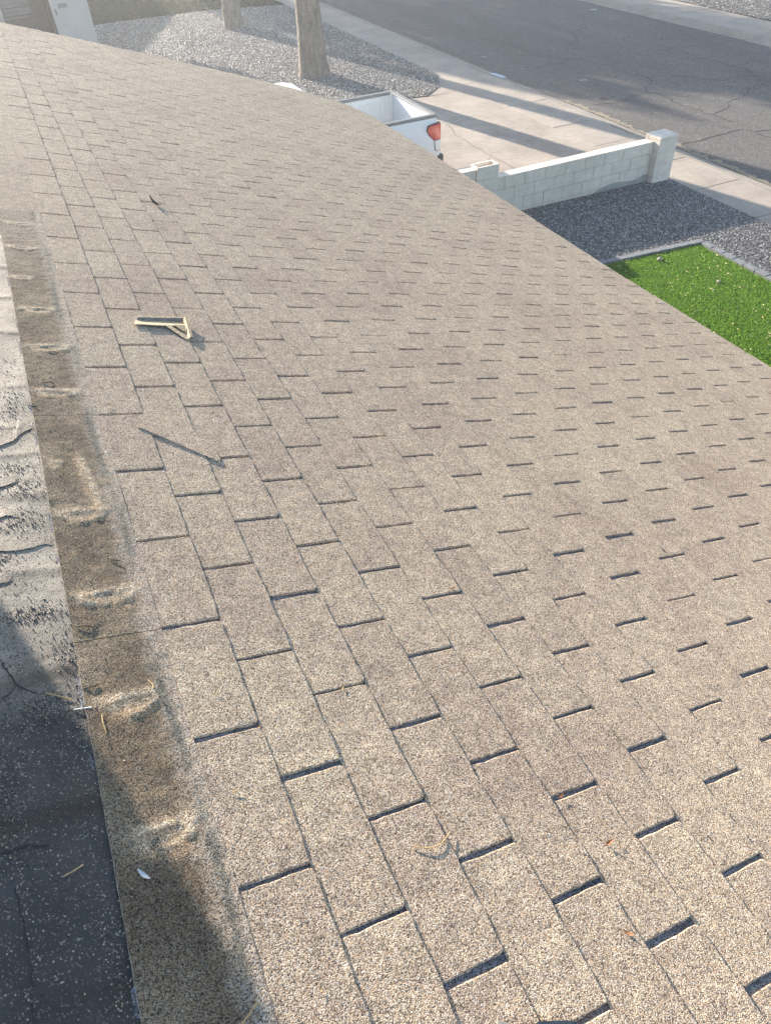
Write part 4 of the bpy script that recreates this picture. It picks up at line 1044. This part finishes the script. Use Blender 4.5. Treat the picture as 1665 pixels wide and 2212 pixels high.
# open cracks: narrow dark fissures with a lifted lip
def rribbon(name, pts, w, mat, parent, seed, hf, dz=.0012, jag=.0015, step=.008):
    g = rng(seed); P = []
    for (a, b) in zip(pts[:-1], pts[1:]):
        n = max(1, int(math.hypot(b[0] - a[0], b[1] - a[1]) / step))
        for i in range(n): t_ = i / n; P.append((a[0] + (b[0] - a[0]) * t_ + g.gauss(0, jag), a[1] + (b[1] - a[1]) * t_ + g.gauss(0, jag)))
    P.append(pts[-1]); vs = []; fs = []
    for i, p in enumerate(P):
        a = P[max(i - 1, 0)]; b = P[min(i + 1, len(P) - 1)]; d = Vector((b[0] - a[0], b[1] - a[1])).normalized(); ww = w * g.uniform(.4, 1.3) / 2
        for s_ in (-1, 1): uu, yy = p[0] - s_ * d.y * ww, p[1] + s_ * d.x * ww; vs.append(RP(uu, yy, hf(uu, yy)[0] + dz))
        if i: fs.append((2 * i - 2, 2 * i - 1, 2 * i + 1, 2 * i))
    return put(name, mesh_from(name, vs, fs, [mat]), parent)
rribbon('crack', [(-.345, .32), (-.324, .294), (-.314, .261), (-.3, .222), (-.281, .201), (-.265, .190), (-.251, .188)], .0028, M_CRACK, hs, 1, memb_h)
rribbon('crack', [(-.3, .222), (-.314, .201), (-.33, .192), (-.345, .19)], .002, M_CRACK, hs, 2, memb_h)
rribbon('crack', [(-.347, -.123), (-.31, -.118), (-.275, -.128)], .004, M_CRACK, hs, 3, memb_h)
rribbon('crack', [(-.33, -.184), (-.317, -.288), (-.321, -.381), (-.32, -.5)], .002, M_CRACK, hs, 4, memb_h)
# thin pale edge of the header strips
M_EDGE = simple('pale_edge', (.42, .38, .32), .8, .3, 90)
rribbon('strip_edge', [(-.1836, -.9), (-.1834, 0), (-.1837, .8), (-.1835, 1.9), (-.1836, 3.4)], .0009, M_EDGE, deck, 9, lambda u, y: (head_h(-.182, y)[0] - .002, 0, 0, 0), .0022, .0004, .012)

# loose granules washed out over the membrane and strips
g = np.random.default_rng(8)
oc = [(1, 0, 0), (0, 1, 0), (-1, 0, 0), (0, -1, 0), (0, 0, 1), (0, 0, -1)]; of = [(0, 1, 4), (1, 2, 4), (2, 3, 4), (3, 0, 4), (1, 0, 5), (2, 1, 5), (3, 2, 5), (0, 3, 5)]
V = []; F = []; MI = []; cnt = 0
while cnt < 2300:
    u_ = g.uniform(-.40, -.10); y_ = g.uniform(-.6, 1.6)
    hgt, gr, _, _ = memb_h(u_, y_) if u_ < -.184 else (head_h(u_, y_)[0], .15, 0, 0)
    if g.random() > (min(1, gr) ** 2.2 * .95 + .022) : continue
    s_ = g.uniform(.0009, .0021); c0 = RP(u_, y_, hgt + s_ * .5); b = len(V); R_ = Matrix.Rotation(g.uniform(0, 6.28), 3, 'Z') @ Matrix.Rotation(g.uniform(0, 6.28), 3, 'X')
    V += [tuple(c0 + R_ @ Vector((o_[0] * s_ * g.uniform(.8, 1.3), o_[1] * s_, o_[2] * s_))) for o_ in oc]; F += [tuple(b + i for i in f) for f in of]; MI += [int(g.choice([0, 1, 2], p=[.42, .5, .08]))] * 8; cnt += 1
GM = [simple('granule_tan', (.42, .34, .25), .7, .3, 300), simple('granule_dark', (.09, .08, .075), .7, .3, 300), simple('granule_white', (.50, .47, .42), .6, .2, 300)]
o = put('loose_granules', mesh_from('loose_granules', V, F, GM, fmat=MI)); o['kind'] = 'stuff'; o['label'] = 'loose roofing granules washed over the bare membrane'

# repair piece laid over the first courses, cut on a slant, its lower edge lifted
out = [(.101, 1.134), (.160, 1.079), (.218, 1.018), (.262, .973), (.301, .934), (.312, .946), (.309, 1.01), (.278, 1.06), (.2705, 1.19), (.268, 1.23), (.1355, 1.225), (.121, 1.19)]
vs = []; n = len(out)
def ph(u_, y_): return .0118 - .0051 * min(1, max(0, (y_ - (1.235 - u_ * 1.0)) / .12))
vs = [tuple(RP(a, b, ph(a, b))) for a, b in out] + [tuple(RP(a, b, .003)) for a, b in out]
cc = RP(.21, 1.12, .0085); vs.append(tuple(cc))
me = mesh_from('patch', vs, [((i + 1) % n, i, 2 * n)[::-1] for i in range(n)] + [(i, n + i, n + (i + 1) % n, (i + 1) % n) for i in range(n)], [M_SH])
at = me.attributes.new('tone', 'FLOAT', 'POINT'); at.data.foreach_set('value', [.3] * len(me.vertices)); put('slanted_patch', me, deck)

# ------------------------------------------------------------------ unseen box added up the slope, placed to throw shade over the lower left
caster = root('shade_box', RP(-1.25, 2.25, 0), 'unseen metal box added on the upper roof to cast shade', 'shadow caster')
M_SHADE_BOX = simple('beige_sheet_metal', (.42, .39, .33), .5, .08, 4, spec=.5)
def rbox(m, u0, u1, y0, y1, w0, w1): return m.hexa([RP(u0, y0, w0), RP(u1, y0, w0), RP(u1, y1, w0), RP(u0, y1, w0), RP(u0, y0, w1), RP(u1, y0, w1), RP(u1, y1, w1), RP(u0, y1, w1)])
rbox(MB(), -1.42, -1.006, 1.9, 2.6, .08, .95).put('casing', M_SHADE_BOX, caster, bevel=.01)
rbox(MB(), -1.43, -1.0, 1.88, 2.61, .95, .985).put('lid', M_SHADE_BOX, caster)
for a in (-1.40, -1.07):
    for b in (1.92, 2.54): rbox(MB(), a, a + .04, b, b + .04, -.01, .085).put('leg', M_METAL, caster)
for k_ in range(7): rbox(MB(), -1.38, -1.07, 1.888, 1.899, .2 + k_ * .09, .25 + k_ * .09).put('louvre', M_RAILCAP, caster)

# ------------------------------------------------------------------ bent scrap lying on the shingles
M_SCRAP = simple('tan_scrap', (.52, .41, .26), .8, .4, 90, .001, 300)
M_SCRAPD = simple('scrap_inside', (.26, .25, .22), .8, .3, 60)
sp = root('bent_scrap', RP(.33, 1.9, .01), 'bent strip of tan and grey scrap lying on the shingles', 'scrap')
def thick(name, pts, th, mats, parent):     # quad sheet with thickness
    P = [RP(*p) for p in pts]; nrm = (P[1] - P[0]).cross(P[3] - P[0]).normalized() * th; m = MB()
    n = len(P); b = 0; m.v = [tuple(p) for p in P] + [tuple(p - nrm) for p in P]
    m.f.append(tuple(range(n))); m.m.append(0); m.f.append(tuple(range(n, 2 * n))[::-1]); m.m.append(len(mats) - 1)
    for i in range(n): m.f.append((i, n + i, n + (i + 1) % n, (i + 1) % n)); m.m.append(0)
    return m.put(name, mats, parent)
thick('far_wall', [(.240, 1.904, .008), (.33, 1.906, .008), (.420, 1.908, .009), (.424, 1.916, .0215), (.335, 1.913, .020), (.243, 1.911, .017)], .0025, [M_SCRAPD, M_SCRAP], sp)
thick('wall_rim', [(.243, 1.911, .0172), (.335, 1.913, .0202), (.424, 1.916, .0217), (.424, 1.921, .0217), (.335, 1.918, .0202), (.243, 1.916, .0172)], .002, [M_SCRAP], sp)
thick('near_wing', [(.219, 1.851, .0165), (.320, 1.847, .0175), (.414, 1.853, .0175), (.420, 1.906, .0090), (.33, 1.905, .0080), (.236, 1.903, .0080)], .003, [M_SCRAP, M_SCRAPD], sp)
thick('side_flange', [(.404, 1.750, .008), (.421, 1.905, .010), (.429, 1.910, .030), (.414, 1.750, .020)], .0025, [M_SCRAPD, M_SCRAP], sp)
thick('side_rim', [(.414, 1.750, .020), (.429, 1.910, .030), (.438, 1.910, .029), (.423, 1.750, .019)], .002, [M_SCRAP], sp)
thick('lower_tongue', [(.338, 1.849, .0175), (.392, 1.752, .0120), (.410, 1.742, .0115), (.415, 1.752, .0125), (.358, 1.851, .0175)], .003, [M_SCRAP, M_SCRAPD], sp)
thick('inner_flap', [(.372, 1.846, .0220), (.396, 1.808, .0180), (.409, 1.808, .0180), (.412, 1.850, .0225)], .003, [M_SCRAP, M_SCRAPD], sp)

# grey metal bracket poking into view at the bottom edge
br = root('metal_bracket', RP(.34, -.66, .01), 'grey metal bracket corner with a bolt hole at the bottom edge', 'bracket')
M_ZINC = simple('weathered_zinc', (.36, .34, .28), .7, .2, 60, spec=.3)
thick('plate', [(.309, -.668, .009), (.333, -.640, .011), (.349, -.652, .012), (.362, -.668, .011), (.352, -.71, .010), (.32, -.71, .009)], .003, [M_ZINC], br)
mb_ = MB(); c0 = RP(.335, -.652, .0115)
mb_.tube([c0 - Vector((0, 0, .004)), c0 + Vector((0, 0, .0015))], .0035, 10); mb_.put('bolt_hole', M_BLACK, br)
thick('rail', [(.364, -.668, .010), (.40, -.668, .012), (.458, -.690, .012), (.462, -.72, .006), (.40, -.72, .006), (.364, -.71, .006)], .004, [simple('dark_rail', (.08, .10, .11), .6, .3, 50)], br)

# ------------------------------------------------------------------ leaves, twigs and crumbs on the roof
M_LF = [simple('orange_leaf', (.50, .20, .06), .6, .2, 200), simple('tan_leaf', (.52, .38, .18), .65, .2, 200), simple('dark_leaf', (.07, .06, .05), .8, .3, 200), simple('white_scrap', (.74, .74, .72), .6, .1, 100)]
def hfun(u_, y_):
    if u_ < -.183: return memb_h(u_, y_)[0]
    if u_ < 0: return head_h(u_, y_)[0]
    return .0065
def leaf(u_, y_, L_, ang_, mi, label, w=.32, curl=.3, seed=0, cat='leaf', group=None):
    g = rng(seed + int(abs(u_ * 1000)) + int(abs(y_) * 777)); m = MB(); n = 5; ca, sa = math.cos(ang_), math.sin(ang_); b = []
    h0 = hfun(u_, y_) + .0015
    for i in range(n + 1):
        t_ = i / n; s_ = (t_ - .5) * L_; ww = L_ * w * math.sin(math.pi * min(.97, max(.05, t_))) ** .8 * .5
        z_ = h0 + curl * L_ * (t_ - .4) ** 2 * 1.6
        for q in (-1, 0, 1):
            off = q * ww; m.v.append(tuple(RP(u_ + s_ * ca - off * sa, y_ + s_ * sa + off * ca, z_ + abs(q) * ww * .5 + g.uniform(0, .0006))))
    for i in range(n):
        for q in range(2): a = 3 * i + q; m.f.append((a, a + 3, a + 4, a + 1)); m.m.append(0)
    o = m.put(cat.replace(' ', '_'), M_LF[mi], None, smooth=True); o['label'] = label; o['category'] = cat
    if group: o['group'] = group
    return o
G1 = 'fallen leaves on the shingles'
leaf(.346, .044, .018, 1.0, 1, 'tan leaf lying in a slot just left of the picture centre low down', seed=1, group=G1)
leaf(.703, -.345, .016, .2, 0, 'orange leaf lying across a slot in the lower right', seed=2, group=G1)
leaf(.740, -.466, .019, .1, 0, 'reddish curled leaf flat on a tab in the lower right, its shadow beside it', curl=.9, seed=3, group=G1)
leaf(.765, -.475, .014, 1.3, 1, 'small tan leaf just beneath the reddish curled leaf', seed=13, group=G1)
leaf(.789, .280, .022, .25, 0, 'long orange leaf resting at the upper end of a slot', w=.22, seed=4, group=G1)
leaf(.133, -.005, .010, .6, 0, 'tiny orange leaf at the left, where a slot meets the next course', seed=5, group=G1)
leaf(.657, -.618, .020, -.9, 0, 'pointed orange leaf beside a course line near the bottom edge', w=.25, seed=6, group=G1)
leaf(.079, -.493, .012, 1.2, 1, 'small tan leaf low at the left near the sunlit edge of the shade', seed=7, group=G1)
leaf(.493, .898, .016, 1.7, 1, 'tan leaf standing beside a slot right of the slanted patch', curl=.8, seed=8, group=G1)
leaf(.042, 1.266, .018, .3, 1, 'pale brown leaf above the first slot left of the slanted patch', seed=9, group=G1)
leaf(.613, 3.391, .085, 2.3, 2, 'large dark curled leaf alone on the upper left of the roof', w=.34, curl=.8, seed=10, group=G1)
leaf(1.677, .295, .034, 2.1, 2, 'dark twiggy leaf crossing a slot at the middle right', w=.2, curl=.7, seed=11, group=G1)
leaf(.986, -.54, .022, 1.8, 2, 'thin dark sliver of leaf near the right bottom edge', w=.14, seed=12, group=G1)
leaf(.360, .765, .012, 1.2, 1, 'tan crumb of leaf on a tab below the slanted patch', seed=14, group=G1)
leaf(.362, 1.215, .016, -.6, 2, 'dark bent leaf right of the slanted patch', curl=.9, seed=15, group=G1)
leaf(.578, .768, .012, -.6, 2, 'dark fleck of leaf on a tab near the picture centre', seed=16, group=G1)
leaf(-.141, -.231, .030, -1.0, 3, 'white chip lying on the shaded stained strip', w=.24, curl=.5, seed=17, cat='white chip')
leaf(.07, .10, .016, 1.3, 1, 'straw coloured leaf on the first course beside the sealant', w=.25, seed=18, group=G1)
leaf(.095, .145, .014, 1.4, 1, 'slim straw leaf on the first tab row', w=.2, seed=19, group=G1)
def twig(pts, rad, mi, label, group='twigs on the stained strip and membrane'):
    m = MB(); m.tube([RP(a, b, hfun(a, b) + c_) for a, b, c_ in pts], rad, 5)
    o = m.put('twig', M_LF[mi], None); o['label'] = label; o['category'] = 'twig'; o['group'] = group
twig([(-.205, .133, .002), (-.187, .131, .004), (-.172, .128, .002)], .0012, 3, 'pale twig lying flat across the strip edge at the shade border')
twig([(-.190, .134, .003), (-.189, .142, .011)], .0010, 3, 'short pale twig standing off the strip edge at the shade border')
twig([(-.157, .105, .002), (-.158, .084, .004), (-.155, .062, .002)], .0013, 1, 'straw twig pointing down the picture on the stained strip')
twig([(-.056, .170, .002), (-.050, .150, .006), (-.052, .138, .010)], .0009, 1, 'thin upright yellow straw at the right side of the stained strip')
twig([(-.185, .180, .002), (-.168, .178, .004), (-.152, .181, .003)], .0017, 2, 'dark stubby twig on the stained strip above the last sunlit swelling')
twig([(-.172, .347, .002), (-.155, .344, .005), (-.138, .338, .002)], .0018, 2, 'dark curved twig above the joint in the stained strip')
twig([(-.070, .55, .002), (-.050, .54, .005)], .0016, 2, 'short dark twig at the right of the strip near the sealant')
twig([(-.142, 1.41, .002), (-.120, 1.415, .006), (-.108, 1.408, .002)], .0017, 2, 'dark twig at the strip above the fifth swelling')
twig([(-.195, 1.28, .002), (-.17, 1.265, .004)], .0015, 2, 'dark twig bridging the membrane and the strip')
twig([(-.25, .186, .002), (-.225, .17, .004), (-.205, .16, .002)], .0012, 1, 'brown twig in the shade beside the branching crack')
twig([(-.26, -.19, .002), (-.24, -.185, .004), (-.228, -.18, .002)], .0012, 1, 'light twig low in the shade on the membrane')
twig([(-.1, -.52, .002), (-.06, -.50, .005), (-.02, -.475, .002)], .0011, 1, 'long straw near the bottom edge by the sealant')
twig([(.04, -.13, .001), (.45, -.13, .001)][:1] + [(.055, -.128, .003)], .0008, 1, 'hair thin straw on the first sunlit tabs')
# thin curved dry stalk on the lower centre tabs
m = MB(); m.tube([RP(.33 + .09 * t_, -.335 - .018 * math.sin(math.pi * t_), .008 + .003 * math.sin(3 * t_)) for t_ in [i / 10 for i in range(11)]], .0009, 4)
o = m.put('dry_stalk', M_LF[1], None); o['label'] = 'thin curved tan stalk on the tabs at the lower centre'; o['category'] = 'stalk'

# litter on the paving
M_PAPER = simple('blue_white_paper', (.62, .70, .82), .7, .05, 20)
o = MB().prism([(11.62, 17.70), (11.74, 17.62), (11.76, 17.13), (11.66, 17.17)], lambda p, q, t_: (p, q, t_), .0, .012).put('paper_strip', M_PAPER, None); o['label'] = 'pale blue paper strip lying at the kerb joint beside the street'; o['category'] = 'litter'
o = MB().prism([(18.70, 22.74), (18.92, 22.72), (18.93, 22.83), (18.73, 22.85)], lambda p, q, t_: (p, q, t_), -.06, -.03).put('paper', M_STUCCO, None); o['label'] = 'small white scrap of paper lying far out on the street'; o['category'] = 'litter'
ribbon('spilled_paint', [(8.46, 14.5), (8.56, 14.58), (8.9, 14.65), (9.41, 14.87)], .035, .005, M_STUCCO, drive, rng(6), .008)

# ------------------------------------------------------------------ haze volume added over the scene, standing in for veiling lens glare
hz = bpy.data.materials.new('glare_haze'); hz.use_nodes = True; t_ = hz.node_tree; t_.nodes.clear()
vo = t_.nodes.new('ShaderNodeVolumePrincipled'); ou = t_.nodes.new('ShaderNodeOutputMaterial')
vo.inputs['Color'].default_value = (.88, .93, 1, 1); vo.inputs['Density'].default_value = .0025; vo.inputs['Anisotropy'].default_value = .55
t_.links.new(vo.outputs[0], ou.inputs['Volume'])
o = MB().box(-112, 132, -92, 172, -1.3, 14.5).put('haze', hz, None); o['kind'] = 'stuff'; o['label'] = 'thin pale haze added to imitate lens glare'
